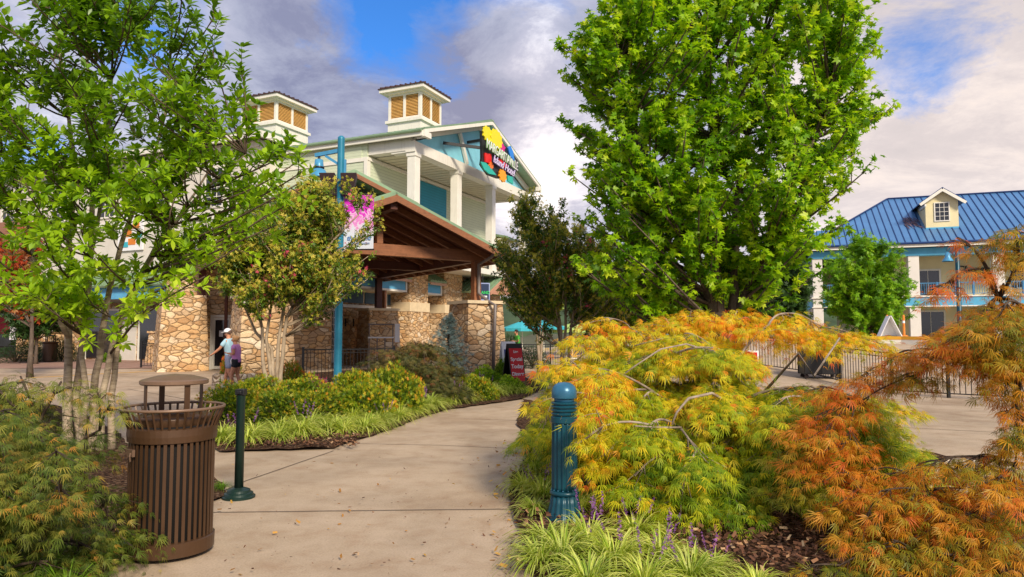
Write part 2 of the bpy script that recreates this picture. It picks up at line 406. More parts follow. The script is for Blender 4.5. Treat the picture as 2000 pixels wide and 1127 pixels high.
def frame(origin, right, up):           # text/plane frame: local x = right, y = up
    r = Vector(right).normalized(); u = Vector(up).normalized(); n = r.cross(u)
    return Matrix(((r.x, u.x, n.x, origin[0]), (r.y, u.y, n.y, origin[1]), (r.z, u.z, n.z, origin[2]), (0, 0, 0, 1)))
# ============================================================ GROUND
def sst(a, b, t):
    t = max(0., min(1., (t-a)/(b-a))); return t*t*(3-2*t)
def hgt(x, y): return 1.15*sst(17, 31, y)*sst(3.5, 8.5, x)
def grid_sheet(name, xs, ys, zoff, m):
    nx, ny = len(xs), len(ys)
    V = [(x, y, hgt(x, y)+zoff) for y in ys for x in xs]
    Q = [(j*nx+i, j*nx+i+1, (j+1)*nx+i+1, (j+1)*nx+i) for j in range(ny-1) for i in range(nx-1)]
    return npmesh(name, V, Q, m, smooth=True)
xs = [-1800, -600, -200, -90] + list(np.linspace(-60, 100, 161)) + [140, 300, 700, 1800]
ys = [-300, -60, -10] + list(np.linspace(0, 100, 101)) + [130, 200, 500, 1200, 2500]
tag(grid_sheet('ground', xs, ys, -.03, M['soil']), kind='structure')
tag(grid_sheet('pavement', list(np.linspace(-48, 62, 221)), list(np.linspace(-4, 72, 153)), 0.0, M['path']), kind='structure')
def bed(name, pix, m=None, hmax=.03, pts=None, jit=.03):
    P = pts or [G(u, v) for u, v in pix]; ring = []
    for i in range(len(P)):
        a, b = P[i], P[(i+1) % len(P)]; n = max(1, min(90, int((b-a).length/.14)))
        for k in range(n):
            p = a.lerp(b, k/n); ring.append(Vector((p.x+random.uniform(-jit, jit), p.y+random.uniform(-jit, jit), 0)))
    bm = bmesh.new(); f = bm.faces.new([bm.verts.new((p.x, p.y, .004)) for p in ring])
    if f.normal.z < 0: f.normal_flip()
    bm.normal_update()
    if f.normal.z < 0: bmesh.ops.reverse_faces(bm, faces=[f])
    r = bmesh.ops.inset_region(bm, faces=[f], thickness=.10, depth=0)
    for v in f.verts: v.co.z = hmax+random.uniform(-.015, .02)
    bmesh.ops.triangulate(bm, faces=[x for x in bm.faces if len(x.verts) > 4])
    me = bpy.data.meshes.new(name); bm.to_mesh(me); bm.free(); me.materials.append(m or M['mulch'])
    o = bpy.data.objects.new(name, me); COL.objects.link(o); tag(o, kind='structure'); return o
bed('mulch_bed', [(-700, 1700), (150, 1400), (215, 1127), (290, 1040), (445, 968), (425, 940), (300, 925), (235, 850), (150, 800), (-50, 775), (-500, 785)])
bed('mulch_bed', [(425, 885), (540, 882), (650, 878), (700, 862), (760, 842), (815, 820), (870, 802), (1020, 781), (1075, 752), (1000, 732), (900, 722), (720, 722), (600, 730), (560, 748), (430, 760), (405, 800)])
bed('mulch_bed', [(1022, 783), (1010, 830), (1030, 870), (1025, 905), (1000, 935), (995, 975), (1010, 1040), (1050, 1127), (1110, 1400), (2600, 1500), (2500, 960), (1960, 905), (1700, 876), (1500, 850), (1300, 815), (1150, 790)])
def strip(name, pix, w, m, z=.006, kind='structure'):
    mb = MB()
    P = [G(u, v) for u, v in pix]
    for a, b in zip(P, P[1:]):
        n = max(2, int((b-a).length/.25)); side = Vector((-(b-a).y, (b-a).x, 0)).normalized()*w/2
        pts = [a.lerp(b, i/n) + side*random.uniform(-.5, .5) for i in range(n+1)]
        for p, q in zip(pts, pts[1:]):
            mb.add([(p.x-side.x, p.y-side.y, z), (q.x-side.x, q.y-side.y, z), (q.x+side.x, q.y+side.y, z), (p.x+side.x, p.y+side.y, z)], [(0, 1, 2, 3)])
    return tag(mb.build(name, m), kind=kind)
strip('pavement_joint', [(380, 1002), (1003, 995)], .014, M['joint'])
strip('pavement_joint', [(425, 965), (480, 940), (652, 881)], .014, M['joint'])
strip('pavement_joint', [(700, 867), (860, 870), (1034, 878)], .014, M['joint'])
strip('pavement_joint', [(905, 818), (1015, 822)], .014, M['joint'])
strip('pavement_joint', [(1660, 830), (2050, 850)], .02, M['joint'])
strip('pavement_joint', [(250, 760), (420, 790)], .02, M['joint'])
strip('pavement_line', [(60, 738), (320, 724)], .35, M['yellow'])
tag(MB().add([(-48, 31, .012), (-13, 29.5, .012), (-13.5, 41, .012), (-48, 60, .012)], [(0, 1, 2, 3)]).build('brick_pavement', M['paver']), kind='structure')
# far ridge of wooded hills
def hill(name, y, x0, x1, z0, amp, m):
    n = 60; V = []; F_ = []
    for i in range(n+1):
        x = x0+(x1-x0)*i/n; z = z0+amp*(.5+.5*math.sin(i*.31+y))*(.6+.4*math.sin(i*.11))+random.uniform(-.5, .5)
        V += [(x, y, -2), (x, y+40, z), (x, y+140, -2)]
    for i in range(n):
        for k in (0, 1): F_.append((i*3+k, i*3+3+k, i*3+4+k, i*3+1+k))
    return tag(MB().add(V, F_).build(name, m, smooth=True), kind='structure')
M['hill'] = paint('wooded hill', (.05, .085, .035), .95, .6, .09)
hill('hills', 260, -500, 500, 16, 12, M['hill'])
# ============================================================ MAIN BUILDING
def rib_roof(mb, a, b, c, d, th=.14, sp=.42, rh=.05, rw=.05, ribmi=None):
    """a-b eave, d-c ridge (a above d...)"""
    a, b, c, d = map(Vector, (a, b, c, d)); n = (b-a).cross(d-a).normalized()
    if n.z < 0: n = -n
    mb.add([a, b, c, d, a-n*th, b-n*th, c-n*th, d-n*th], [(0, 1, 2, 3), (4, 7, 6, 5), (0, 4, 5, 1), (1, 5, 6, 2), (2, 6, 7, 3), (3, 7, 4, 0)])
    L = (b-a).length; k = int(L/sp); e = (b-a).normalized(); cur = mb.cur
    if ribmi is not None: mb.cur = ribmi
    rd = (c-d); up = (d-a) - e*(d-a).dot(e); up.normalize()
    for i in range(k+1):
        t = i*sp + (L-k*sp)/2; p = a+e*t
        # length up to the ridge/hip edges
        H = (d-a).dot(up); td = (d-a).dot(e); tc = (c-a).dot(e)
        if t < td: q = p + up*(H*t/td)
        elif t > tc: q = p + up*(H*(L-t)/(L-tc))
        else: q = p + up*H
        if (q-p).length < .2: continue
        mb.bar(p+n*rh*.5, q+n*rh*.5, rw, rh, up=n)
    mb.cur = cur
    return mb
def window(parent, cx, z0, z1, w, y, nx, ny, door=False, name='window', frm=None, axis='x', pane=None, fr=.09):
    """framed glazed opening on the plane y (facing -y), local coords of parent"""
    def T(mb):
        if axis == 'y':
            mb.v = [(p[1], p[0], p[2]) for p in mb.v]   # swap to plane x = y
        return mb
    f = MB(); x0, x1 = cx-w/2, cx+w/2
    f.box(x0, x0+fr, y-.06, y+.03, z0, z1); f.box(x1-fr, x1, y-.06, y+.03, z0, z1)
    f.box(x0+fr, x1-fr, y-.06, y+.03, z1-fr, z1); f.box(x0+fr, x1-fr, y-.06, y+.03, z0, z0+fr)
    for i in range(1, nx):
        xx = x0+fr+(w-2*fr)*i/nx; f.box(xx-.015, xx+.015, y-.045, y-.012, z0+fr, z1-fr)
    for j in range(1, ny):
        zz = z0+fr+(z1-z0-2*fr)*j/ny; f.box(x0+fr, x1-fr, y-.042, y-.010, zz-.015, zz+.015)
    o = T(f).build(name, frm or M['white'], parent)
    T(MB().box(x0+fr-.005, x1-fr+.005, y-.008, y+.012, z0+fr-.005, z1-fr+.005)).build('pane', pane or M['glass'], o)
    return o
def uv2loc(obj, u, v, y):   # where the view line through a pixel meets local plane y
    mi = Matrix.Translation(obj.location) @ Matrix.Rotation(obj.rotation_euler.z, 4, 'Z'); mi.invert()
    o = mi @ Vector((0, 0, CAMH)); d = mi.to_3x3() @ ray(u, v); t = (y-o.y)/d.y
    return o + d*t
mb_ = thing('restaurant_building', 'large two-storey restaurant with blue gable porch, green metal roofs and fieldstone base', 'building', (-7.27, 34.7, 0), R(65.5))
B = mb_
EV, AP = 11.12, 13.52        # eave, apex heights
# --- walls
MB().box(0, 14.1, 0.0, 5.9, 5.2, 11.1).build('wall', M['sage'], B)
w = MB().box(-.06, .22, -.06, .14, 5.2, 10.3)  .box(13.9, 14.16, -.06, .14, 5.2, 10.3).box(-.04, 14.1, -.09, -.0, 10.14, 10.30).box(-.05, 0, .14, 5.9, 10.1, 10.3)
w.build('corner_board', M['white'], B)
MB().box(4.1, 7.9, -.05, -.003, 5.4, 10.1).build('wall', M['bluewall'], B)
tag(B.children[-1], 'blue recessed wall panel of the upper porch')
# pediment wall
MB().extr([(.2, -2.55, 10.84), (14.15, -2.55, 10.84), (7.17, -2.55, 13.45)], (0, .15, 0)).build('gable_wall', M['gableblue'], B)
g = MB().box(.1, 14.15, -2.75, -2.2, 10.33, 10.86).box(.1, .5, -2.54, -2.2, 10.86, 11.05)                              # porch front beam
g.box(.1, .65, -2.2, 0, 10.42, 11.06); g.box(.14, .6, -2.2, -1.35, 10.33, 10.43); g.box(13.6, 14.14, -2.2, 0, 10.34, 10.86)
g.bar((0.2, -2.70, 11.08), (7.17, -2.70, 13.40), .16, .26, (0, 0, 1)); g.bar((14.15, -2.70, 11.08), (7.17, -2.70, 13.40), .162, .26, (0, 0, 1))
g.bar((4.75, -2.68, 12.45), (5.6, -2.68, 10.9), .14, .22, (1, 0, 0)); g.bar((9.6, -2.68, 12.45), (8.75, -2.68, 10.9), .14, .22, (1, 0, 0))
g.build('porch_beam', M['white'], B)
for x in (.42, 4.7, 8.96, 13.8):
    MB().box(x-.23, x+.23, -2.72, -2.26, 5.2, 10.33).box(x-.27, x+.27, -2.765, -2.215, 10.13, 10.325).box(x-.28, x+.28, -2.77, -2.21, 5.2, 5.5).build('column', M['white'], B, bevel=.015)
# porch ceiling boards running away from the viewer
c_ = MB(); n_ = 24
for i in range(n_):
    x0 = .66+i*(12.9/n_); c_.box(x0, x0+12.9/n_-.09, -2.19, -.1, 10.36, 10.40)
c_.build('porch_ceiling', paint('cream soffit boards', (.62, .57, .44), .6, .1), B)
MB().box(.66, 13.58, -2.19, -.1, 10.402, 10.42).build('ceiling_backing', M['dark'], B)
MB().box(.0, 14.2, -2.9, 0, 4.9, 5.2).build('porch_floor', M['white'], B)
# porch railings between the columns
for x0, x1 in ((.65, 4.47), (4.93, 8.67), (9.2, 13.5)):
    r = MB().box(x0, x1, -2.52, -2.47, 6.18, 6.23).box(x0, x1, -2.51, -2.48, 5.32, 5.36)
    k = int((x1-x0)/.12)
    for i in range(1, k): xx = x0+(x1-x0)*i/k; r.box(xx-.008, xx+.008, -2.503, -2.487, 5.36, 6.18)
    for xx in (x0+.03, (x0+x1)/2, x1-.03): r.box(xx-.03, xx+.03, -2.53, -2.46, 5.2, 6.28)
    r.build('balcony_railing', M['black'], B)
window(B, 5.9, 6.0, 7.6, 1.5, -.06, 4, 5); window(B, 1.9, 5.5, 7.6, 1.3, -.01, 2, 4)
for x in (9.2, 10.3, 11.4): window(B, x, 5.6, 7.4, .8, -.01, 2, 4)
MB().box(12.3, 12.5, -.12, -.01, 7.0, 7.25).build('wall_light', M['black'], B)
# --- main gable roof (ridge along local y)
def gable_roof(xl, xr, y0, y1, ze, za, th=.16):
    xm = (xl+xr)/2; rf = MB()
    rib_roof(rf, (xl, y1, ze), (xl, y0, ze), (xm, y0, za), (xm, y1, za), th)
    rib_roof(rf, (xr, y0, ze), (xr, y1, ze), (xm, y1, za), (xm, y0, za), th)
    rf.bar((xm, y0-.02, za+.03), (xm, y1, za+.03), .3, .08)
    return rf
rf = gable_roof(-.25, 14.55, -3.5, 6.2, EV+.17, AP+.17).build('roof', M['groof'], B)
f = MB()      # white fascias: rakes and side eaves, dark soffit
f.bar((-.25, -3.47, EV+.03), (7.15, -3.47, AP+.04), .10, .17, (0, 0, 1)); f.bar((14.55, -3.47, EV+.03), (7.15, -3.47, AP+.04), .102, .17, (0, 0, 1))
f.box(-.30, -.18, -3.42, 6.2, EV-.18, EV+.06); f.box(14.48, 14.60, -3.42, 6.2, EV-.18, EV+.06)
f.box(-.27, .35, -3.53, -3.35, EV-.22, EV+.05); f.box(13.95, 14.57, -3.53, -3.35, EV-.22, EV+.05)
f.build('fascia', M['white'], rf)
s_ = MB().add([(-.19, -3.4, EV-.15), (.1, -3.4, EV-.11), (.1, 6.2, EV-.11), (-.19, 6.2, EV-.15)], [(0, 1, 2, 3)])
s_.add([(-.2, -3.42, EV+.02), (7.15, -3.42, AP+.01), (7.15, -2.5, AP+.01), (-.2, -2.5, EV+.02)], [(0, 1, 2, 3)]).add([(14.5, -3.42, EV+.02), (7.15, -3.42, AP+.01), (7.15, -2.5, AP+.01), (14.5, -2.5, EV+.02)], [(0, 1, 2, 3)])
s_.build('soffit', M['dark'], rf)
MB().box(-.04, .25, .3, 5.9, 10.3, 11.1).build('frieze', M['sage'], B)
MB().tube([(-.37, -3.4, EV+.08), (-.37, 6.1, EV+.08)], .075, 8).build('gutter', M['groof'], rf)
# --- louvred cupolas
def cupola(x0, x1, y0, y1, zb, zl, zt, zc, base):
    c = MB().box(x0, x1, y0, y1, zl, zt); 
    o = MB().box(x0-.02, x1+.02, y0-.02, y1+.02, zb, zl-.18).box(x0-.14, x1+.14, y0-.14, y1+.14, zl-.18, zl-.02).build('cupola', base, B)
    t = MB()
    pw = .16
    for (a, b_, ax) in ((x0, x1, 'x'), (y0, y1, 'y')):
        L = b_-a; posn = [a, a+L/2-pw/2, b_-pw]
        for side in (0, 1):
            for p in posn:
                if ax == 'x':
                    yy = (y0-.012, y0+.10) if side == 0 else (y1-.10, y1+.012); t.box(p, p+pw, yy[0], yy[1], zl, zt)
                else:
                    xx = (x0-.010, x0+.11) if side == 0 else (x1-.11, x1+.010); t.box(xx[0], xx[1], p-.002, p+pw+.002, zl, zt)
            if ax == 'x':
                yy = (y0-.016, y0+.09) if side == 0 else (y1-.09, y1+.016)
                t.box(a, b_, yy[0], yy[1], zt-.16, zt+.03); t.box(a, b_, yy[0], yy[1], zl-.02, zl+.12)
            else:
                xx = (x0-.018, x0+.085) if side == 0 else (x1-.085, x1+.018)
                t.box(xx[0], xx[1], a, b_, zt-.16, zt+.028); t.box(xx[0], xx[1], a, b_, zl-.02, zl+.118)
    t.build('trim', M['white'], o)
    MB().box(x0+.12, x1-.12, y0+.12, y1-.12, zl, zt).build('core', M['louver_dark'], o)
    for (a, b_, ax) in ((x0, x1, 'x'), (y0, y1, 'y')):
        L = b_-a
        for h in (0, 1):
            p0 = a+pw if h == 0 else a+L/2+pw/2; p1 = a+L/2-pw/2 if h == 0 else b_-pw
            for side in (0, 1):
                lv = MB(); z = zl+.12
                while z < zt-.2:
                    if ax == 'x':
                        y = y0 if side == 0 else y1; sg = 1 if side == 0 else -1
                        lv.add([(p0, y+.012*sg, z), (p1, y+.012*sg, z), (p1, y+.09*sg, z+.085), (p0, y+.09*sg, z+.085), (p0, y+.03*sg, z-.0), (p1, y+.03*sg, z-.0)], [(0, 1, 2, 3), (0, 4, 5, 1)])
                    else:
                        x = x0 if side == 0 else x1; sg = 1 if side == 0 else -1
                        lv.add([(x+.012*sg, p0, z), (x+.012*sg, p1, z), (x+.09*sg, p1, z+.085), (x+.09*sg, p0, z+.085), (x+.03*sg, p0, z), (x+.03*sg, p1, z)], [(0, 1, 2, 3), (0, 4, 5, 1)])
                    z += .085
                lv.build('louvre', M['louver'], o)
    e = .40; r = MB().box(x0-e, x1+e, y0-e, y1+e, zt+.03, zt+.22)
    r.box(x0-.2, x1+.2, y0-.2, y1+.2, zt-.06, zt+.03)
    r.build('cupola_eave', M['white'], o)
    e = .46; xm, ym = (x0+x1)/2, (y0+y1)/2; q = MB().box(x0-e, x1+e, y0-e, y1+e, zt+.22, zt+.28)
    q.add([(x0-e, y0-e, zt+.281), (x1+e, y0-e, zt+.281), (x1+e, y1+e, zt+.281), (x0-e, y1+e, zt+.281), (xm, ym, zc)], [(0, 1, 4), (1, 2, 4), (2, 3, 4), (3, 0, 4)])
    for i in range(9):
        t_ = (i+.5)/9
        for (a, b_) in (((x0-e, y0-e), (x1+e, y0-e)), ((x0-e, y1+e), (x0-e, y0-e)), ((x1+e, y0-e), (x1+e, y1+e))):
            px, py = a[0]+(b_[0]-a[0])*t_, a[1]+(b_[1]-a[1])*t_
            q.tube([(px, py, zt+.29), (px+(xm-px)*.5, py+(ym-py)*.5, zt+.29+(zc-zt-.28)*.5)], .06, 5)
    q.build('cupola_roof', M['tile'], o)
    return o
cupola(5.15, 7.47, .1, 2.3, 12.6, 13.85, 15.42, 16.1, M['white'])
cupola(3.4, 6.2, 9.2, 12.0, 13.3, 14.27, 15.62, 16.4, M['white'])
# --- left wing behind: hip roof, pale walls
MB().box(-1.25, 13, 5.9, 36, 4.3, 11.75).build('wall', M['wall_white'], B)
for z in (7.6, 11.2): MB().box(-1.32, 13, 5.83, 5.90, z, z+.35).box(-1.33, -1.25, 5.83, 36, z, z+.352).build('trim', M['white'], B)
rf2 = MB(); X0, X1, Y0, Y1, ZE = -1.9, 13.6, 5.2, 36.6, 11.9
zr = 14.6; xm = (X0+X1)/2
rib_roof(rf2, (X0, Y0, ZE), (X1, Y0, ZE), (xm+.01, Y0+7.7, zr), (xm-.01, Y0+7.7, zr), .14)
rib_roof(rf2, (X0, Y1, ZE), (X0, Y0, ZE), (xm, Y0+7.7, zr), (xm, Y1-7.7, zr), .14)
rf2 = rf2.build('roof', M['groof'], B)
MB().box(X0-.03, X1, Y0-.05, Y0+.1, ZE-.42, ZE-.1).box(X0-.04, X0+.1, Y0-.05, Y1, ZE-.421, ZE-.101).build('fascia', M['white'], rf2)
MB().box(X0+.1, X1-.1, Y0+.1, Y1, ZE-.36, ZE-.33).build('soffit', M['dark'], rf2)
for y in (9, 13, 17.5, 22, 27, 31): window(B, y, 8.2, 10.4, 1.4, -1.26, 3, 4, axis='y')
# bright painted fish-and-flag panel on the wing wall
mp_ = MB().box(-1.36, -1.30, 14.3, 16.4, 6.2, 8.3).build('wall_banner', M['signwhite'], B)
mm = MB()
for (cy, cz, r) in ((14.9, 7.6, .28), (15.6, 7.2, .35), (15.2, 6.7, .3)): mm.box(-1.38, -1.362, cy-r, cy+r, cz-r*.6, cz+r*.6)
mm.build('print', M['orange'], mp_)
MB().box(-1.385, -1.364, 15.5, 16.2, 6.4, 6.7).box(-1.385, -1.364, 14.4, 14.8, 6.9, 7.2).build('print', M['umb'], mp_)
# --- ground floor
GF = MB().box(-6.5, 13.6, 0.02, .5, 0, 3.0).build('stone_wall', M['stone'], B)
MB().box(-6.5, 13.6, .0, .4, 3.0, 4.45).build('wall', M['cream'], B)
# stone piers with cream bands
for (a, b_, zt) in ((2.17, 4.1, 5.6), (5.75, 7.95, 6.2), (11.6, 13.2, 6.0)):
    MB().box(a, b_, -1.2, 0, 0, 2.62).box(a+.05, b_-.05, -1.15, 0, 3.10, zt).build('stone_pier', M['stone_pale'], B)
    MB().box(a-.02, b_+.02, -1.23, 0, 2.62, 3.10).build('cream_band', M['cream'], B)
MB().box(8.0, 11.6, -.5, 0, 0, 5.2).build('stone_wall', M['stone'], B)
# blue fascia bands with white edges under small green roofs
for (a, b_) in ((-6.5, 2.15), (4.13, 5.72)):
    MB().box(a, b_, -1.0, -.8, 3.70, 4.22).build('fascia_band', M['fasciablue'], B)
    MB().box(a, b_, -1.04, -.78, 3.60, 3.70).box(a, b_, -1.04, -.78, 4.22, 4.32).box(b_-.10, b_+.01, -1.05, -.77, 3.60, 4.32).box(a, b_, -.8, 0, 3.58, 3.66).build('trim', M['white'], B)
    q = MB(); rib_roof(q, (a-.1, -1.35, 4.36), (b_+.06, -1.35, 4.36), (b_+.06, .1, 5.15), (a-.1, .1, 5.15), .10, .3)
    q = q.build('lean_to_roof', M['groof'], B)
    MB().box(a-.08, b_+.04, -1.33, -1.27, 4.12, 4.25).build('fascia', flat('pink trim', (.55, .33, .24)), q)
# navy clerestory panels
for (a, b_) in ((-6.3, -4.6), (-1.95, -.2), (-.05, 1.25), (1.75, 2.14)):
    MB().box(a, b_, -.05, -.002, 2.95, 3.5).build('blue_panel', M['navy'], B)
MB().box(-6.5, 2.15, -.07, -.0, 2.72, 2.86).build('sill', M['white'], B)
for cx, w_, nx in ((-3.75, .9, 3), (-2.55, .7, 2), (1.50, .44, 2)): window(B, cx, 2.88, 3.55, w_, -.075 if w_ > .5 else -.06, nx, 2)
# french doors
for cx, w_, nx in ((-3.75, 1.15, 3), (-2.55, .85, 2)):
    d = window(B, cx, .15, 2.66, w_, -.08, nx, 7, name='french_door', fr=.13)
    MB().box(cx-w_/2+.12, cx+w_/2-.12, -.10, -.03, .2, .75).build('panel', M['white'], d)
MB().box(-3.14, -2.99, -1.0, -.85, 0, 4.2).build('post', M['beamd'], B); MB().box(.2, .36, -1.02, -.86, 2.7, 3.6).build('post', M['beam'], B)
# navy door bay between the piers
window(B, 4.9, .1, 3.3, 1.25, -.03, 1, 2, name='door', pane=M['navy'])
# small timber gable over side entrance
q = MB(); gx, gw, gy0, gy1, gz, ga = 9.7, 1.9, -3.0, -.4, 3.95, 4.85
rib_roof(q, (gx-gw, gy1, gz), (gx-gw, gy0, gz), (gx, gy0, ga), (gx, gy1, ga), .1, .3); rib_roof(q, (gx+gw, gy0, gz), (gx+gw, gy1, gz), (gx, gy1, ga), (gx, gy0, ga), .1, .3)
q = q.build('porch_roof', M['groof'], B)
pk = flat('pink brown truss', (.52, .26, .17))
t = MB().bar((gx-gw, gy0-.03, gz-.17), (gx, gy0-.03, ga-.15), .1, .2).bar((gx+gw, gy0-.03, gz-.17), (gx, gy0-.03, ga-.15), .102, .2).bar((gx-gw+.35, gy0, gz-.08), (gx+gw-.35, gy0, gz-.08), .12, .2)
t.bar((gx, gy0, gz), (gx, gy0, ga-.2), .12, .12, (1, 0, 0)).bar((gx-.1, gy0, gz), (gx-.75, gy0, ga-.5), .09, .09, (1, 0, 0)).bar((gx+.1, gy0, gz), (gx+.75, gy0, ga-.5), .09, .09, (1, 0, 0))
t.bar((gx-gw+.3, gy0+.1, gz-.25), (gx-gw+.3, gy1, gz-.95), .12, .14).bar((gx+gw-.3, gy0+.1, gz-.25), (gx+gw-.3, gy1, gz-.95), .12, .14)
t.build('truss', pk, q)
# far right: lower wing balcony seen beyond the porch
MB().box(14.1, 15.8, -.9, 5, 7.6, 7.9).box(15.4, 15.65, -.8, -.6, 5.2, 7.6).box(14.1, 15.9, -.9, 3, 5.0, 5.2).build('side_balcony', M['white'], B)
q = MB(); rib_roof(q, (14.12, -1.2, 8.0), (16.4, -1.2, 7.9), (16, 3, 8.9), (14.12, 3, 8.9), .12); q.build('roof', M['groof'], B)
r = MB().box(14.2, 15.9, -.88, -.84, 6.2, 6.25)
for i in range(14): r.box(14.25+i*.115, 14.265+i*.115, -.87, -.85, 5.2, 6.2)
r.build('balcony_railing', M['black'], B)
# side ground floor, along the wing (facing -x)
MB().box(-6.5, -6.1, .5, 6, 0, 4.2).build('stone_wall', M['stone'], B)
MB().box(-2.0, -1.4, 6, 36, 0, 3.2).build('stone_wall', M['stone'], B)
MB().box(-1.9, -1.3, 6, 36, 3.2, 4.3).build('wall', M['wall_white'], B)
MB().box(-3.4, -3.2, 6, 22, 3.3, 3.95).build('fascia_band', M['fasciablue'], B)
q = MB(); rib_roof(q, (-3.7, 22.2, 4.0), (-3.7, 5.8, 4.0), (-1.25, 5.8, 4.9), (-1.25, 22.2, 4.9), .1, .3); q.build('lean_to_roof', M['groof'], B)
for y0, y1 in ((7.5, 9.4), (11, 13.4), (15.2, 17.8), (19.5, 20.8)):
    MB().box(-2.06, -1.98, y0, y1, .1, 2.75).build('doorway', M['glass'], B)
    MB().box(-2.10, -2.02, y0-.1, y0, 0, 2.85).box(-2.10, -2.02, y1, y1+.1, 0, 2.85).box(-2.10, -2.02, y0, y1, 2.75, 2.85).build('door_frame', M['white'], B)
MB().box(-2.08, -1.99, 13.7, 15.0, 0, 3.1).build('wall', M['wall_white'], B)
for y in (10.1, 18.6): MB().taper(-3.9, -2.9, y-.5, y+.5, 0, 1.5, .12).box(-3.85, -2.95, y-.45, y+.45, 1.5, 1.6).build('stone_pier', M['stone_pale'], B)
# dark shopfront at the far left
MB().box(-2.5, -1.9, 22.5, 40, 0, 3.4).build('shopfront', M['dark'], B)
MB().box(-2.56, -2.48, 23.5, 29.5, .7, 2.7).build('shop_window', M['glass'], B)
MB().box(-2.64, -2.57, 24.0, 26.4, 1.45, 2.55).build('window_display', M['awn'], B)
MB().box(-2.68, -2.57, 23.2, 23.9, 1.1, 1.9).build('notice', M['signwhite'], B)
MB().box(-3.1, -1.9, 21.4, 22.5, 0, 3.6).build('stone_pier', M['stone'], B)
MB().add([(-4.3, 22.5, 3.1), (-1.9, 22.5, 4.3), (-1.9, 40, 4.3), (-4.3, 40, 3.1)], [(0, 1, 2, 3)]).add([(-4.3, 22.5, 2.8), (-4.3, 22.5, 3.1), (-4.3, 40, 3.1), (-4.3, 40, 2.8)], [(0, 1, 2, 3)]).build('awning', M['awn'], B)
MB().box(-2.2, -1.2, 24, 36, 4.3, 8.4).build('wall', flat('brown wall', (.30, .14, .08)), B)
# wall letters and sculpture rack by the doors
for ch, x in zip('FIVTY', (-1.6, -1.05, -.5, .1, .75)):
    text('letter', ch, .55, M['black'], B, frame((x, -.12, 1.98), (1, 0, 0), (0, 0, 1)), .02)
# ---------------- portico
PO = thing('entrance_canopy', 'brown timber gable canopy with green metal roof on battered stone piers', 'canopy', (-7.7, 21.6, 0), R(33))
PW, PL = 7.6, 9.3; xc = PW/2
for (x, y) in ((0, 0), (PW, 0), (PW, PL)):
    MB().taper(x-.85, x+.85, y-.85, y+.85, 0, 2.55, .14).build('stone_pier', M['stone_pale'], PO)
    MB().box(x-.78, x+.78, y-.78, y+.78, 2.55, 2.66).build('pier_cap', M['cream'], PO)
    MB().box(x-.14, x+.14, y-.14, y+.14, 2.66, 4.12).build('post', M['beam'] if y < 1 else M['beamd'], PO, bevel=.01)
MB().taper(-2.0, -.15, PL-1.6, PL+.1, 0, 3.0, .14).build('stone_pier', M['stone_pale'], PO)
MB().box(-.5, -.22, PL-.9, PL-.6, 3.0, 4.12).build('post', M['beamd'], PO)
b = MB().box(-.9, PW+.9, -.12, .12, 4.12, 4.52).box(xc-.11, xc+.11, -.11, .11, 4.52, 5.6)
b.build('tie_beam', M['beam'], PO, bevel=.015)
b = MB().box(-.13, .13, .13, PL+.6, 4.10, 4.50).box(PW-.13, PW+.13, .13, PL+.6, 4.10, 4.50).box(-.9, PW+.9, PL-.1, PL+.12, 4.1, 4.5).box(xc-.12, xc+.12, -1.25, PL, 5.52, 5.78)
b.box(-.8, PW+.8, PL/2-.1, PL/2+.1, 4.12, 4.46)
b.build('side_beam', M['beamd'], PO)
EX, AZ, EZ = .55, 6.06, 4.32       # overhang, apex, eave
yf = -1.45
q = MB(); rib_roof(q, (-EX, PL+1, EZ), (-EX, yf, EZ), (xc, yf, AZ), (xc, PL+1, AZ), .10, .38); rib_roof(q, (PW+EX, yf, EZ), (PW+EX, PL+1, EZ), (xc, PL+1, AZ), (xc, yf, AZ), .101, .38)
rf3 = q.build('roof', M['groof'], PO)
q = MB()
for sgn in (-1, 1):
    e = Vector((xc+sgn*(xc+EX), 0, EZ)); a = Vector((xc, 0, AZ)); n = Vector((-sgn*(AZ-EZ)*-1, 0, xc+EX)).normalized()
    o1 = -n*.27
    q.bar(e-n*.19+Vector((0, yf+.03, 0)), a-n*.19+Vector((0, yf+.03, 0)), .08+.001*sgn, .20, n)
q.build('bargeboard', M['beam'], rf3)
q = MB(); y = yf+.9
while y < PL+1:
    for sgn in (-1, 1):
        e = Vector((xc+sgn*(xc+EX-.05), y, EZ-.20)); a = Vector((xc, y, AZ-.20)); q.bar(e, a, .10+.001*sgn, .20, (0, 0, 1))
    y += .95
q.build('rafter', M['beam'], rf3)
q = MB()
for sgn in (-1, 1): q.add([(xc+sgn*(xc+EX-.03), yf+.06, EZ-.115), (xc, yf+.06, AZ-.115), (xc, PL+.95, AZ-.115), (xc+sgn*(xc+EX-.03), PL+.95, EZ-.115)], [(0, 1, 2, 3)])
q.build('ceiling', M['beamd'], rf3)
MB().box(PW+EX-.02, PW+EX+.07, yf, PL+1, EZ-.30, EZ-.02).box(-EX-.07, -EX+.02, yf, PL+1, EZ-.30, EZ-.02).build('fascia', M['beam'], rf3)
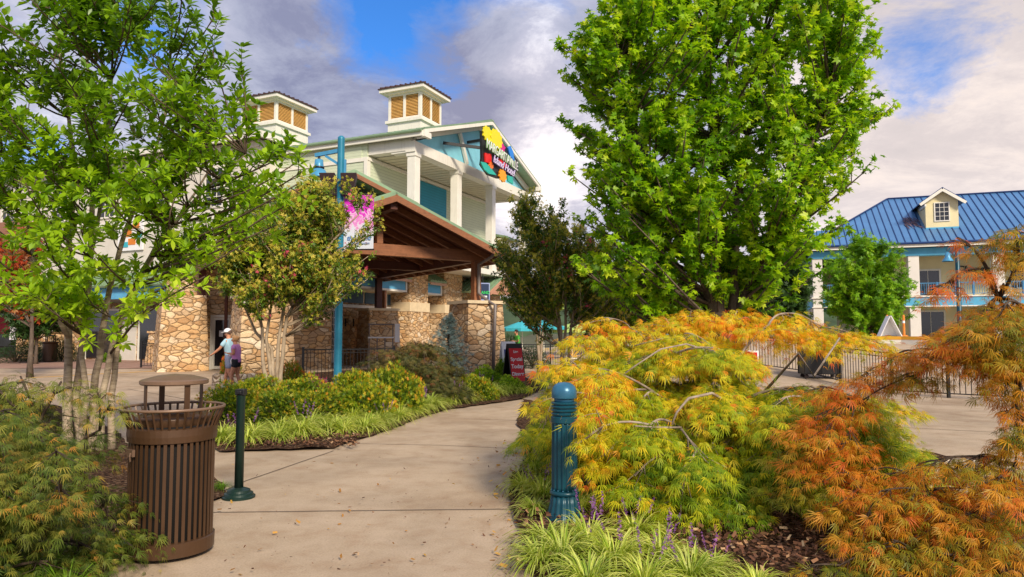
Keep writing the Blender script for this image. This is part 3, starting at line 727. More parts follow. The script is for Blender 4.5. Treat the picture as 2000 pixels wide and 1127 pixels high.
# raised rear roof tier
q = MB(); y0, y1, hw, a2, e2 = 2.3, PL+.8, 2.6, 7.5, 6.5
rib_roof(q, (xc-hw, y1, e2), (xc-hw, y0, e2), (xc, y0, a2), (xc, y1, a2), .10, .38); rib_roof(q, (xc+hw, y0, e2), (xc+hw, y1, e2), (xc, y1, a2), (xc, y0, a2), .101, .38)
rf4 = q.build('upper_roof', M['groof'], PO)
MB().bar((xc-hw, y0+.02, e2-.19), (xc, y0+.02, a2-.19), .08, .16).bar((xc+hw, y0+.02, e2-.19), (xc, y0+.02, a2-.19), .081, .16).build('bargeboard', M['beam'], rf4)
MB().extr([(xc-2.2, y0+.8, 5.2), (xc+2.2, y0+.8, 5.2), (xc+2.2, y0+.8, 6.3), (xc, y0+.8, 7.1), (xc-2.2, y0+.8, 6.3)], (0, .1, 0)).box(xc-2.2, xc-2.1, y0+.9, y1-.2, 5.2, 6.2).box(xc+2.1, xc+2.2, y0+.9, y1-.2, 5.2, 6.2).build('upper_wall', M['beamd'], rf4)
# downspout on the right front pier
MB().tube([(PW+.05, -1.3, 4.35), (PW+.05, -1.0, 4.2), (PW-.02, -.24, 4.0), (PW-.02, -.24, 2.95), (PW+.1, -.75, 2.62), (PW+.22, -1.0, 2.5), (PW+.12, -1.02, 0.05)], .06, 8).build('downspout', M['pipe'], PO, smooth=True)
# hanging sign by the right post
HS = thing('hanging_sign', 'small dark blue sign with green lettering hanging beside the right canopy post', 'sign', D(943, 571, 28.2), R(22)); HS.scale = (.68, .68, .68)
h0 = MB().box(-.36, .36, -.05, .05, -.42, .5).build('board', flat('midnight blue board', (.012, .03, .09)), HS)
MB().box(-.42, -.36, -.06, .06, -.5, .56).box(.36, .42, -.06, .06, -.5, .56).box(-.36, .36, -.06, .06, .5, .56).box(-.36, .36, -.06, .06, -.5, -.42).build('frame', flat('lilac frame', (.30, .36, .62)), HS)
text('lettering', 'ISLAND', .24, flat('green lettering', (.03, .55, .12)), HS, frame((0, -.06, -.02), (1, 0, 0), (0, 0, 1)), .008, bold=.006)
MB().box(-.25, .25, -.064, -.05, -.30, -.2).build('stripe', M['signwhite'], HS); MB().box(-.02, .02, -.02, .02, .56, 1.1).build('hanger', M['black'], HS)
# stone entry block with white door, left of the canopy
EB = thing('entry_block', 'fieldstone entry wall with a white framed glass door left of the canopy', 'wall', D(455, 700, 29.3) * 1.0, R(8))
EB.location.z = 0; EB.location.x += .55
MB().box(-2.5, -1.45, 0, .5, 0, 4.3).box(-.55, 3.4, 0, .5, 0, 4.3).box(-1.45, -.55, 0, .5, 2.25, 4.3).build('stone_wall', M['stone_pale'], EB)
dd = MB().box(-1.45, -1.36, -.03, .1, 0, 2.25).box(-.64, -.55, -.03, .1, 0, 2.25).box(-1.36, -.64, -.03, .1, 2.15, 2.25).build('door_frame', M['white'], EB)
d2 = MB().box(-1.36, -1.26, .0, .05, 0.02, 2.14).box(-.74, -.64, .0, .05, 0.02, 2.14).box(-1.26, -.74, .0, .05, 2.04, 2.14).box(-1.26, -.74, 0, .05, .02, .14).build('door', M['white'], dd)
MB().box(-1.27, -.73, .015, .035, .13, 2.05).build('pane', M['glass'], d2); MB().box(-1.1, -.95, .0, .012, 1.35, 1.6).build('notice', M['signwhite'], d2)
MB().box(-2.6, 3.5, -.1, .6, 4.3, 4.42).build('coping', M['cream'], EB)
MB().tube([(-.72, -.5, 0), (-.72, -.5, 4.2)], .07, 8).build('post', M['beamd'], EB)
# ---------------- big hanging gable sign
SG = thing('gable_sign', 'large colourful lettered sign with yellow leaves mounted on the blue gable', 'sign', Vector(B.location)-Vector((.4147, .91, 0))*.42+Vector((0, 0, .05)), R(65.5))
SY = -4.55
bk = MB()
def poly(mb, pts, y, th=.08): return mb.extr([(x, y, z) for x, z in pts], (0, th, 0))
poly(bk, [(4.3, 10.3), (4.25, 12.3), (4.7, 12.6), (5.9, 12.7), (6.3, 12.2), (7.4, 12.15), (7.9, 11.9), (8.9, 11.6), (9.0, 10.9), (8.4, 10.2), (7.2, 9.6), (6.2, 9.35), (5.0, 9.3), (4.2, 9.8)], SY+.06, .12)
bk.build('backing', M['black'], SG)
for p_, q_ in (((4.35, SY+.2, 11.1), (3.3, -2.7, 11.35)), ((8.2, SY+.2, 10.6), (8.2, -2.7, 10.8)), ((6.0, SY+.2, 12.4), (6.0, -2.7, 12.3))): MB().bar(p_, q_, .12, .2).build('bracket', M['black'], SG)
def leafpoly(cx, cz, r, n=8, ph=0, inner=.55):
    return [(cx+math.cos(ph+PI*i/n)*(r if i % 2 == 0 else r*inner), cz+math.sin(ph+PI*i/n)*(r if i % 2 == 0 else r*inner)) for i in range(2*n)]
lf = MB(); poly(lf, leafpoly(4.85, 12.25, .60, 11, .2, .82), SY-.02); poly(lf, leafpoly(5.85, 12.2, .78, 12, .5, .84), SY-.05); poly(lf, leafpoly(5.7, 11.65, .45, 9, .1, .8), SY+.0)
lf.build('yellow_leaves', flat('sign yellow', (.80, .66, .01)), SG)
poly(MB(), leafpoly(6.7, 9.7, .52, 10, .3, .78), SY-.03).build('orange_leaf', flat('sign orange', (.85, .33, .01)), SG)
poly(MB(), leafpoly(6.65, 11.85, .42, 5, .3, .6), SY-.03).build('magenta_flower', flat('sign magenta', (.62, .01, .22)), SG)
sr_ = flat('sign red', (.70, .015, .01))
for pl in ([(4.5, 10.75), (5.3, 10.9), (5.3, 10.2), (4.6, 10.1)], [(6.3, 10.95), (7.3, 10.75), (7.2, 10.35), (6.3, 10.5)]): poly(MB(), pl, SY-.01).build('red_panel', sr_, SG)
poly(MB(), [(7.4, 12.1), (7.75, 12.35), (8.1, 12.0), (8.3, 11.3), (7.7, 11.5)], SY-.02).build('blue_panel', flat('sign blue', (.02, .22, .72)), SG)
poly(MB(), leafpoly(5.25, 10.05, .28, 8, .3, .8), SY-.03).build('orange_disc', flat('sign coral', (.75, .16, .02)), SG)
te = flat('sign teal', (.02, .42, .34))
for pl in ([(4.0, 9.95), (4.6, 10.05), (5.2, 9.85), (5.9, 9.5), (5.0, 9.35), (4.4, 9.5)], [(7.3, 9.9), (8.0, 9.95), (8.1, 9.4), (7.4, 9.45)]): poly(MB(), pl, SY-.02).build('teal_leaf', te, SG)
sl = (1, 0, -.13)
text('lettering', 'MARGARITAVILLE', 1.0, flat('sign letter green', (.18, .42, .10)), SG, frame((6.62, SY-.06, 11.18), sl, (.0, 0, 1)), .012, bold=.03, sx=.60)
text('lettering', 'MARGARITAVILLE', 1.0, M['signwhite'], SG, frame((6.62, SY-.08, 11.18), sl, (.0, 0, 1)), .012, bold=-.004, sx=.60)
text('lettering', 'Island Hotel', .82, flat('sign letter purple', (.16, .08, .30)), SG, frame((6.75, SY-.06, 10.42), sl, (0, 0, 1)), .012, bold=.03, shear=.35, sx=.80)
text('lettering', 'Island Hotel', .82, flat('sign letter lilac', (.72, .66, .85)), SG, frame((6.75, SY-.08, 10.42), sl, (0, 0, 1)), .012, bold=-.002, shear=.35, sx=.80)
# ============================================================ BLUE-ROOF BUILDING
HB = thing('blue_roof_building', 'pale yellow two-storey building with standing-seam blue roof and balcony', 'building', (25.3, 58, 0), R(-20))
zg = 1.1
MB().box(2.6, 32, 2.6, 14.5, zg-.3, 8.1).build('wall', M['yellowwall'], HB)
colx = [0, 3.6, 7.0, 12.7, 18.4, 24]
for x in colx: MB().box(x-.38, x+.38, -.38, .38, zg-.3, 7.6).build('column', M['colwhite'], HB, bevel=.02)
for y in (3.3, 6.6, 9.9, 13.2): MB().box(-.38, .38, y-.38, y+.38, zg-.3, 7.6).build('column', M['colwhite'], HB, bevel=.02)
MB().box(-.45, 32, -.45, .42, 7.6, 8.2).box(-.45, .42, .42, 14.5, 7.6, 8.2).build('eave_beam', M['band_blue'], HB)
MB().box(.38, 32, -.42, 2.6, 3.62, 4.32).box(-.42, 2.6, .42, 14.5, 3.62, 4.32).build('balcony_band', M['band_blue'], HB)
MB().box(-.5, 32, -.50, 2.6, 4.32, 4.42).box(-.5, 2.6, 2.6, 14.5, 4.32, 4.42).box(-.47, 32, -.47, -.3, 3.56, 3.64).build('trim', M['white'], HB)
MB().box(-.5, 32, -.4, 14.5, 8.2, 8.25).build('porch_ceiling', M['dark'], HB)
def hrail(a, b_, ax):
    r = MB(); L = b_-a; k = int(L/.16)
    f_ = (lambda p0, p1, q0, q1, z0, z1: r.box(p0, p1, q0, q1, z0, z1)) if ax == 'x' else (lambda p0, p1, q0, q1, z0, z1: r.box(q0, q1, p0, p1, z0, z1))
    f_(a, b_, -.06, .0, 5.4, 5.46); f_(a, b_, -.05, -.01, 4.55, 4.6)
    for i in range(k+1): p = a+L*i/k; f_(p-.014, p+.014, -.045, -.015, 4.6, 5.4)
    for i in range(1, 4): p = a+L*i/4; f_(p-.05, p+.05, -.08, .02, 4.42, 5.5)
    r.build('balcony_railing', M['rail_blue'], HB)
for a, b_ in zip(colx, colx[1:]): hrail(a+.4, b_-.4, 'x')
for a in (0, 3.3, 6.6, 9.9): hrail(a+.4, a+2.9, 'y')
window(HB, 8.5, 4.45, 6.75, 1.9, 2.58, 2, 1, name='door', frm=M['white'], fr=.14)
window(HB, 5.3, 4.45, 6.6, 1.1, 2.58, 1, 1, name='door', pane=flat('pale blue door', (.18, .34, .52)))
window(HB, 8.6, zg-.2, 3.35, 2.1, 2.58, 2, 1, name='door', frm=M['white'], fr=.12); window(HB, 5.9, zg-.2, 3.2, .9, 2.58, 1, 1, name='door', pane=M['awn'])
window(HB, 14.9, 5.0, 6.7, 1.5, 2.58, 3, 3); window(HB, 20, 5.0, 6.7, 1.5, 2.58, 3, 3); window(HB, 14.5, 1.9, 3.2, 1.5, 2.58, 3, 3)
text('lettering', 'Changes', .78, M['black'], HB, frame((11.75, 2.5, 6.62), (1, 0, 0), (0, 0, 1)), .03, shear=.35, bold=.012)
text('lettering', 'Attitudes', .78, M['black'], HB, frame((15.3, 2.5, 6.62), (1, 0, 0), (0, 0, 1)), .03, shear=.35, bold=.012)
for x in (4.5, 10.6): MB().ball((x, 1.2, 7.7), .2, 10, 7).build('ceiling_lamp', M['cream'], HB)
q = MB(); XE, XR = -.95, 32.5
rib_roof(q, (XE, -.95, 8.55), (XR, -.95, 8.55), (XR, 7, 13.5), (6.4, 7, 13.5), .12, .52, .05, .06, 1)
rib_roof(q, (XE, 14.95, 8.55), (XE, -.95, 8.55), (6.4, 6.99, 13.5), (6.4, 7.01, 13.5), .12, .52, .05, .06, 1)
rib_roof(q, (XR, 14.95, 8.55), (XE, 14.95, 8.55), (6.4, 7, 13.5), (XR, 7, 13.5), .12, 2, .05, .06, 1)
q.cur = 1; q.bar((6.4, 7, 13.55), (XR, 7, 13.55), .25, .08).bar((XE, -.95, 8.6), (6.4, 7, 13.55), .2, .07)
# lower roof of the block behind
q.cur = 0; rib_roof(q, (-2.5, 14, 8.8), (9, 14, 8.8), (6.5, 18, 12.4), (1.2, 18, 12.4), .12, .52, .05, .06, 1); rib_roof(q, (-2.5, 22, 8.8), (-2.5, 14, 8.8), (1.2, 17.99, 12.4), (1.2, 18.01, 12.4), .12, .52, .05, .06, 1)
HR = q.build('roof', [M['broof'], M['brib']], HB)
MB().box(XE-.03, XR, -1.03, -.93, 8.22, 8.50).box(XE-.04, XE+.06, -.93, 14.9, 8.22, 8.50).build('fascia', M['white'], HR)
MB().tube([(XE, -1.12, 8.52), (XR, -1.12, 8.52)], .09, 8).build('gutter', M['brib'], HR)
MB().box(-2.3, 9, 14.6, 22, 4, 8.7).build('wall', M['yellowwall'], HB)
# dormer
def rz_(y): return 8.55+(y+.95)*(4.95/7.95)
dx, dy, dw = 9.4, 1.2, 1.15; zb = rz_(dy)-.15
dm = MB().extr([(dx-dw, dy, zb), (dx+dw, dy, zb), (dx+dw, dy, 12.15), (dx, dy, 12.95), (dx-dw, dy, 12.15)], (0, 4.5, 0)).build('dormer', M['yellowwall'], HB)
window(dm, dx, 10.45, 12.0, 1.1, dy-.01, 3, 4, frm=M['white'], fr=.08)
q = MB()
for sg in (-1, 1):
    q.add([(dx+sg*(dw+.45), dy-.5, 11.9), (dx, dy-.5, 13.05), (dx, dy+4.6, 13.05), (dx+sg*(dw+.45), dy+4.6, 11.9), (dx+sg*(dw+.45), dy-.5, 11.98), (dx, dy-.5, 13.15), (dx, dy+4.6, 13.15), (dx+sg*(dw+.45), dy+4.6, 11.98)], [(0, 1, 2, 3), (4, 5, 6, 7), (0, 1, 5, 4), (0, 3, 7, 4)])
q.build('dormer_roof', M['brib'], dm)
MB().bar((dx-dw-.45, dy-.46, 11.80), (dx, dy-.46, 12.95), .1, .22).bar((dx+dw+.45, dy-.46, 11.80), (dx, dy-.46, 12.95), .101, .22).box(dx-dw-.12, dx-dw, dy-.45, dy+1.8, 11.65, 11.85).build('trim', M['white'], dm)
MB().box(dx-dw-.02, dx+dw+.02, dy-.04, dy-.003, zb-.02, zb+.25).build('sill', M['band_blue'], dm)
# soot-coloured stain on the roof beside the dormer
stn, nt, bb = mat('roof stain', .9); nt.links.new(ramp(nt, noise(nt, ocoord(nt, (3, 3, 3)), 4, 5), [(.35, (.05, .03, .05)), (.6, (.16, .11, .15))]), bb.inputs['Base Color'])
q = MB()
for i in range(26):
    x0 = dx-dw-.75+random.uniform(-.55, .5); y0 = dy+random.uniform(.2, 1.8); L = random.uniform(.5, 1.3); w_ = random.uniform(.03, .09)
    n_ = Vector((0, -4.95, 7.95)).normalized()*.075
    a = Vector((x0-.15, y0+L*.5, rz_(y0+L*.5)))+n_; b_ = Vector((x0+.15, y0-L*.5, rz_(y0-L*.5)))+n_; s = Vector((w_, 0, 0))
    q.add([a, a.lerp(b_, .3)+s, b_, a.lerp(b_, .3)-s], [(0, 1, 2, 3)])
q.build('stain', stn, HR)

SG.scale = (1, 1, .73); SG.location.z = 3.15
# ============================================================ VEGETATION
def unit(a): return a/np.maximum(np.linalg.norm(a, axis=-1, keepdims=True), 1e-9)
def kite(ang, L, w, droop=.0, o=0.0):
    c, s_ = math.cos(ang), math.sin(ang); ax = np.array([s_, c, 0]); sd_ = np.array([c, -s_, 0])
    return [ax*o, ax*(L*.45)+sd_*w/2+np.array([0, 0, .05*L]), ax*L+np.array([0, 0, -droop*L]), ax*(L*.45)-sd_*w/2+np.array([0, 0, .05*L])]
def tmpl(kites):
    V = []; Q = []
    for k in kites: b = len(V); V += list(k); Q.append((b, b+1, b+2, b+3))
    return np.array(V, float), np.array(Q)
T_ELL = (np.array([(0, 0, 0), (.20, .30, .05), (.21, .62, .05), (0, 1, -.06), (-.21, .62, .05), (-.20, .30, .05), (0, .5, -.02)], float), np.array([(0, 1, 2, 6), (6, 2, 3, 4), (0, 6, 4, 5)]))
T_KITE = tmpl([kite(0, 1, .5, .08)])
T_MAPLE = tmpl([kite(0, 1, .42, .12), kite(.85, .86, .38, .12), kite(-.85, .86, .38, .12), kite(1.75, .55, .34, .05), kite(-1.75, .55, .34, .05)])
T_LACE = tmpl([kite(a, L, .075, .30) for a, L in ((0, 1.1), (.2, 1.0), (-.22, 1.02), (.45, .9), (-.47, .88), (.85, .62), (-.9, .6))])
def lacevar(k):
    ks = []
    for i in range(k):
        t = (i/(k-1)-.5)*2; ks.append(kite(t*.95+random.uniform(-.09, .09), (1.1-.5*abs(t)**1.4)*random.uniform(.75, 1.1), random.uniform(.045, .08), random.uniform(.05, .45)))
    return tmpl(ks)
T_LACES = [lacevar(7) for _ in range(6)]
T_TUFT = tmpl([kite(a, L, .28, .05) for a, L in ((0, 1), (.8, .8), (-.8, .8), (2.4, .5), (-2.4, .5))])
T_NEEDLE = tmpl([kite(a, L, .10, -.1) for a, L in ((0, 1), (.6, .8), (-.6, .8), (1.1, .6), (-1.1, .6))])
def leafcloud(P, Dr, N, Sz, T, tint):
    P, Dr, N, Sz = (np.asarray(a, float) for a in (P, Dr, N, Sz)); tv, tq = T
    Dr = unit(Dr); side = unit(np.cross(Dr, N)); N = np.cross(side, Dr)
    V = P[:, None, :] + Sz[:, None, None]*(tv[None, :, 0:1]*side[:, None] + tv[None, :, 1:2]*Dr[:, None] + tv[None, :, 2:3]*N[:, None])
    n, k = len(P), len(tv)
    Q = (tq[None] + (np.arange(n)*k)[:, None, None]).reshape(-1, 4)
    return V.reshape(-1, 3), Q, np.repeat(np.asarray(tint, float), k)
def rn(*s): return RNG.normal(size=s)
def ru(a, b, n=None): return RNG.uniform(a, b, n)
def bez(a, c, b, n):
    t = np.linspace(0, 1, n)[:, None]; return (1-t)**2*a + 2*t*(1-t)*c + t*t*b
def inpoly(x, y, P):
    c = False; j = len(P)-1
    for i in range(len(P)):
        if (P[i][1] > y) != (P[j][1] > y) and x < (P[j][0]-P[i][0])*(y-P[i][1])/(P[j][1]-P[i][1])+P[i][0]: c = not c
        j = i
    return c
def nv(v): return np.array([v.x, v.y, v.z])
def crown_tree(name, label, cat, base, sil, depth, dr, stems, nl, ntw, twl, nlf, lsz, T, leaf_m, bark_m, rise=.45, extra=(), tintf=None, group=None, whorl=False, droop=0.0, tips=None, ends_only=.35, rlimb=.03, updir=.35, limb_m=None):
    """stems: list of (list of world points, r0, r1); sil: silhouette polygon in photo px measured at `depth`"""
    root = thing(name, label, cat, base, 0, group); off = np.array(base)
    wood_ = MB(); limb_ = MB(); SP = []
    for pts, r0, r1 in stems:
        pts = [np.array(p, float) for p in pts]; n = len(pts)
        pp = [pts[0]]
        for i in range(n-1):
            for t in (.33, .66, 1): pp.append(pts[i]*(1-t)+pts[i+1]*t + (rn(3)*.12*r0 if t < 1 else 0))
        rr = [r0+(r1-r0)*(i/(len(pp)-1))**.8 for i in range(len(pp))]; rr[0] *= 1.25
        wood_.tube([Vector(p-off) for p in pp], rr, 9)
        for i, p in enumerate(pp): SP.append((p, rr[i]))
    SPp = np.array([p for p, _ in SP]); us = [p[0] for p in sil]; vs = [p[1] for p in sil]; uc = sum(us)/len(us); vc = sum(vs)/len(vs)
    ends = []
    for e in extra: ends.append(nv(D(*e)))
    tries = 0
    while len(ends) < nl and tries < 20000:
        tries += 1
        u, v = ru(min(us), max(us)), ru(min(vs), max(vs))
        if not inpoly(u, v, sil): continue
        q = max(abs(u-uc)/((max(us)-min(us))/2), abs(v-vc)/((max(vs)-min(vs))/2)*.8); q = min(1, q)
        dd = math.sqrt(max(.05, 1-q*q))*dr; p = nv(D(u, v, depth)); dy = ru(-1, 1)*dd
        p[1] += dy; p[0] *= 1+.0*dy
        if ends and min(np.linalg.norm(p-x) for x in ends) < .25*twl: continue
        ends.append(p)
    LP, LD, LN, LS, LT = [], [], [], [], []; TP = []
    for E in ends:
        hd = np.linalg.norm(SPp[:, :2]-E[:2], axis=1); cost = np.linalg.norm(SPp-E, axis=1) + 4*np.maximum(0, SPp[:, 2]-(E[2]-rise*hd))
        st, rs = SP[int(np.argmin(cost))]; L = np.linalg.norm(E-st)
        if L < .15: continue
        ctrl = (st+E)/2 + np.array([0, 0, -.08*L]) + rn(3)*.06*L
        cv = bez(st, ctrl, E, 7); r0 = min(rs*.6, rlimb*(.4+L*.25))
        limb_.tube([Vector(p-off) for p in cv], [r0*(1-.8*i/6)+.004 for i in range(7)], 5)
        for k in range(ntw):
            t = ends_only + (1-ends_only)*(k+ru(.2, 1))/ntw; t = min(t, 1)
            i = min(5, int(t*6)); p = cv[i]+(cv[i+1]-cv[i])*(t*6-i); tan = unit(cv[i+1]-cv[i])
            d = unit(tan*.8 + rn(3)*.55 + np.array([0, 0, updir]));
            l = twl*ru(.55, 1.1)*(1.15-.45*t)
            q = p+d*l + np.array([0, 0, -droop*l]); m_ = (p+q)/2+np.array([0, 0, .06*l])
            limb_.tube([Vector(p-off), Vector(m_-off), Vector(q-off)], [r0*.28+.003, r0*.16+.003, .002], 3, cap=False)
            TP.append((q, d))
            if whorl:
                nodes = [(1.0, nlf), (.72, max(3, nlf//2)), (.45, max(2, nlf//2))]
                for tt, c in nodes:
                    b = p+(q-p)*tt; ph = ru(0, 6.3); e1 = unit(np.cross(d, [0, 0, 1.01])); e2 = np.cross(d, e1); tw = ru(0, 1)
                    for a in range(c):
                        an = ph+a*2*PI/c+ru(-.3, .3); o = e1*math.cos(an)+e2*math.sin(an)
                        LP.append(b+o*.01); LD.append(d*ru(.35, .8)+o+np.array([0, 0, ru(-.1, .25)])); LN.append(np.array([0, 0, 1.])+rn(3)*.3+d*.3); LS.append(lsz*ru(.65, 1.1)); LT.append(tw*.6+ru(0, .4))
            else:
                tw = ru(0, 1)
                tt = ru(.1, 1.05, nlf)
                for a in tt:
                    b = p+(q-p)*a + rn(3)*.10*twl
                    LP.append(b); LD.append(unit(rn(3))+np.array([0, 0, -.35])+d*.5); LN.append(np.array([0, 0, 1.])+rn(3)*.45-np.array([0, .35, 0])); LS.append(lsz*ru(.6, 1.15)); LT.append(tw*.55+ru(0, .45))
    LP = np.array(LP); LT = np.array(LT)
    if tintf is not None: LT = tintf(LP, LT)
    V, Q, Tt = leafcloud(LP-off, LD, LN, LS, T, LT)
    wood_.build('trunk', bark_m, root, smooth=True); limb_.build('branches', limb_m or bark_m, root, smooth=True)
    npmesh('crown', V, Q, leaf_m, root, Tt)
    if tips:     # blossom / seed clusters on twig ends
        for (nm, m_, frac, cnt, sz, spread, up) in tips:
            sel = [x for x in TP if ru(0, 1) < frac]; P2, D2 = [], []
            for q, d in sel:
                for _ in range(cnt):
                    P2.append(q+rn(3)*spread*np.array([1, 1, 1.2])+np.array([0, 0, up])); D2.append(rn(3)+np.array([0, 0, .6]))
            if P2:
                V, Q, Tt = leafcloud(np.array(P2)-off, D2, rn(len(P2), 3)+np.array([0, -.6, .6]), ru(.6, 1.2, len(P2))*sz, T_TUFT, ru(0, 1, len(P2)))
                npmesh(nm, V, Q, m_, root, Tt)
    print(name, 'leaves', len(LP)); return root
M['leaf_mag'] = leafm('sweetbay leaf', [(0, (.045, .12, .008)), (.35, (.14, .30, .012)), (.7, (.33, .54, .020)), (1, (.58, .72, .07))], .32, .42)
M['leaf_map'] = leafm('maple leaf', [(0, (.06, .18, .006)), (.3, (.18, .42, .010)), (.65, (.46, .72, .016)), (.97, (.78, .90, .05)), (1, (.70, .30, .02))], .40, .5)
M['leaf_crape'] = leafm('crape myrtle leaf', [(0, (.03, .08, .010)), (.45, (.09, .19, .02)), (.8, (.26, .36, .03)), (1, (.40, .32, .04))], .45, .3)
M['seed'] = leafm('seed cluster', [(0, (.28, .32, .03)), (.6, (.50, .48, .06)), (1, (.60, .50, .08))], .6, .3)
M['pinkfl'] = leafm('pink blossom', [(0, (.50, .04, .10)), (1, (.70, .12, .20))], .6, .3, (1.1, .9, .9))
M['whitefl'] = leafm('pale blossom', [(0, (.55, .45, .42)), (1, (.75, .70, .66))], .6, .3, (1, 1, 1))
M['leaf_bright'] = leafm('bright tree leaf', [(0, (.06, .17, .008)), (.5, (.15, .36, .012)), (1, (.32, .52, .02))], .45, .35)
M['leaf_dark'] = leafm('dark tree leaf', [(0, (.018, .05, .012)), (.6, (.035, .09, .018)), (1, (.08, .16, .03))], .5, .3)
M['leaf_lime'] = leafm('lime tree leaf', [(0, (.08, .20, .01)), (.6, (.20, .38, .02)), (1, (.35, .50, .04))], .5, .35)
M['bark_mag'] = barkm('pale banded bark', (.16, .11, .075), (.52, .42, .30), band=True, scale=7)
M['bark_map'] = barkm('grey maple bark', (.05, .035, .028), (.17, .13, .10), scale=12)
M['bark_crape'] = barkm('smooth tan bark', (.20, .14, .09), (.48, .38, .27), scale=6)
# --- multi-stemmed sweetbay at the left
d0 = 8.6
def st(pl, d=d0): return [nv(D(u, v, d+(e if len(t_) else 0))) for (u, v, *t_) in pl for e in [t_[0] if t_ else 0]]
bs = G(172, 886)
def stemp(foot, pl): return [np.array([bs.x+foot[0], bs.y+foot[1], 0.])] + [nv(D(u, v, bs.y+foot[1]+e)) for u, v, e in pl]
stems = [(stemp((-.26, 0), [(132, 760, 0), (136, 600, 0), (135, 470, .1), (150, 330, .1), (130, 180, .2), (105, 40, .3)]), .062, .014),
         (stemp((-.14, .1), [(148, 770, 0), (168, 640, 0), (178, 450, 0), (185, 290, 0), (170, 120, 0), (165, -30, 0)]), .060, .014),
         (stemp((-.05, -.1), [(168, 760, 0), (160, 700, 0), (165, 560, -.2), (200, 380, -.3), (215, 220, -.3), (225, 20, -.4)]), .045, .012),
         (stemp((.03, .05), [(183, 770, 0), (198, 660, 0), (215, 560, 0), (245, 450, 0), (290, 340, -.1), (330, 200, -.1), (337, 40, 0)]), .055, .013),
         (stemp((.14, 0), [(200, 770, 0), (225, 650, 0), (262, 560, -.2), (310, 470, -.4), (400, 370, -.7), (480, 300, -.9)]), .05, .012),
         (stemp((.24, .1), [(218, 770, 0), (232, 665, 0), (238, 600, .2), (300, 500, .4), (350, 420, .5), (430, 300, .5)]), .048, .012),
         ([nv(D(135, 660, bs.y)), nv(D(80, 560, bs.y-.2)), nv(D(40, 380, bs.y-.3)), nv(D(5, 300, bs.y-.4))], .03, .01)]
sil = [(-60, 625), (-60, 0), (40, 60), (90, -30), (250, -40), (400, -30), (420, 60), (440, 100), (420, 170), (440, 230), (530, 310), (545, 350), (520, 400), (480, 460), (390, 530), (320, 590), (220, 580), (120, 620), (40, 600)]
def tint_mag(P, T):
    z = P[:, 2]; return np.clip(T*.55 + .42 - (z-1.8)*.12, 0, 1)
crown_tree('sweetbay_tree', 'multi-stemmed tree with glossy oval leaves and slender pale trunks at the left', 'tree', (bs.x, bs.y, 0), sil, 8.0, 1.1, stems, 195, 6, .35, 8, .125, T_ELL, M['leaf_mag'], M['bark_mag'],
           extra=[(470, 120, 8.0), (420, 60, 8.0), (575, 320, 7.6), (590, 335, 7.4), (565, 300, 7.6), (560, 400, 7.4), (540, 440, 7.4), (580, 360, 7.3), (540, 300, 7.6), (260, 20, 8), (130, 30, 8), (20, 60, 8), (40, 560, 7.5), (90, 600, 7.4), (290, 600, 7.4), (330, 590, 7.2), (400, 540, 7.4), (470, 480, 7.4), (520, 420, 7.4)],
           tintf=tint_mag, whorl=True, ends_only=.22, rlimb=.015, rise=.22, limb_m=barkm('dark twig bark', (.05, .035, .025), (.16, .11, .08)))
# --- big maple
mb0 = D(1412, 800, 14.2); mbx = mb0.x
sil = [(1200, 570), (1140, 520), (1160, 470), (1130, 420), (1140, 340), (1115, 250), (1140, 200), (1110, 95), (1120, 80), (1165, 60), (1180, -60), (1620, -60), (1640, 40), (1690, 85), (1685, 140), (1650, 200), (1700, 220), (1700, 245), (1640, 280), (1610, 340), (1620, 420), (1570, 500), (1540, 545), (1480, 570), (1300, 570)]
mst = [([(mbx, 14.2, 0), nv(D(1405, 640, 14.2)), nv(D(1400, 560, 14.2)), nv(D(1395, 400, 14.2)), nv(D(1390, 200, 14.2)), nv(D(1385, 0, 14.2)), nv(D(1380, -150, 14.2))], .17, .02),
       ([(mbx+.1, 14.1, 0), nv(D(1425, 640, 14.2)), nv(D(1432, 540, 14.3)), nv(D(1440, 380, 14.5)), nv(D(1470, 200, 14.7)), nv(D(1500, 20, 14.8))], .14, .02),
       ([(mbx+.25, 14.2, 0), nv(D(1440, 620, 14.2)), nv(D(1465, 560, 14.1)), nv(D(1520, 440, 13.9)), nv(D(1570, 320, 13.8)), nv(D(1620, 180, 13.8))], .15, .025),
       ([(mbx-.1, 14.2, 0), nv(D(1395, 620, 14.2)), nv(D(1375, 540, 14.1)), nv(D(1320, 420, 13.9)), nv(D(1250, 280, 13.7)), nv(D(1210, 120, 13.7))], .15, .025)]
crown_tree('maple_tree', 'tall full maple with dense bright green lobed leaves behind the golden maple shrub', 'tree', (mbx, 14.2, 0), sil, 14.2, 2.6, mst, 540, 7, .48, 15, .125, T_MAPLE, M['leaf_map'], M['bark_map'],
           extra=[(1090, 85, 14), (1110, 150, 14), (1100, 240, 14), (1120, 345, 14), (1120, 500, 13.6), (1715, 85, 14), (1705, 70, 14), (1740, 215, 14), (1720, 222, 14), (1690, 225, 14), (1670, 300, 14), (1655, 430, 14), (1140, 530, 13.4), (1640, 360, 14)], rise=.5, ends_only=.35)
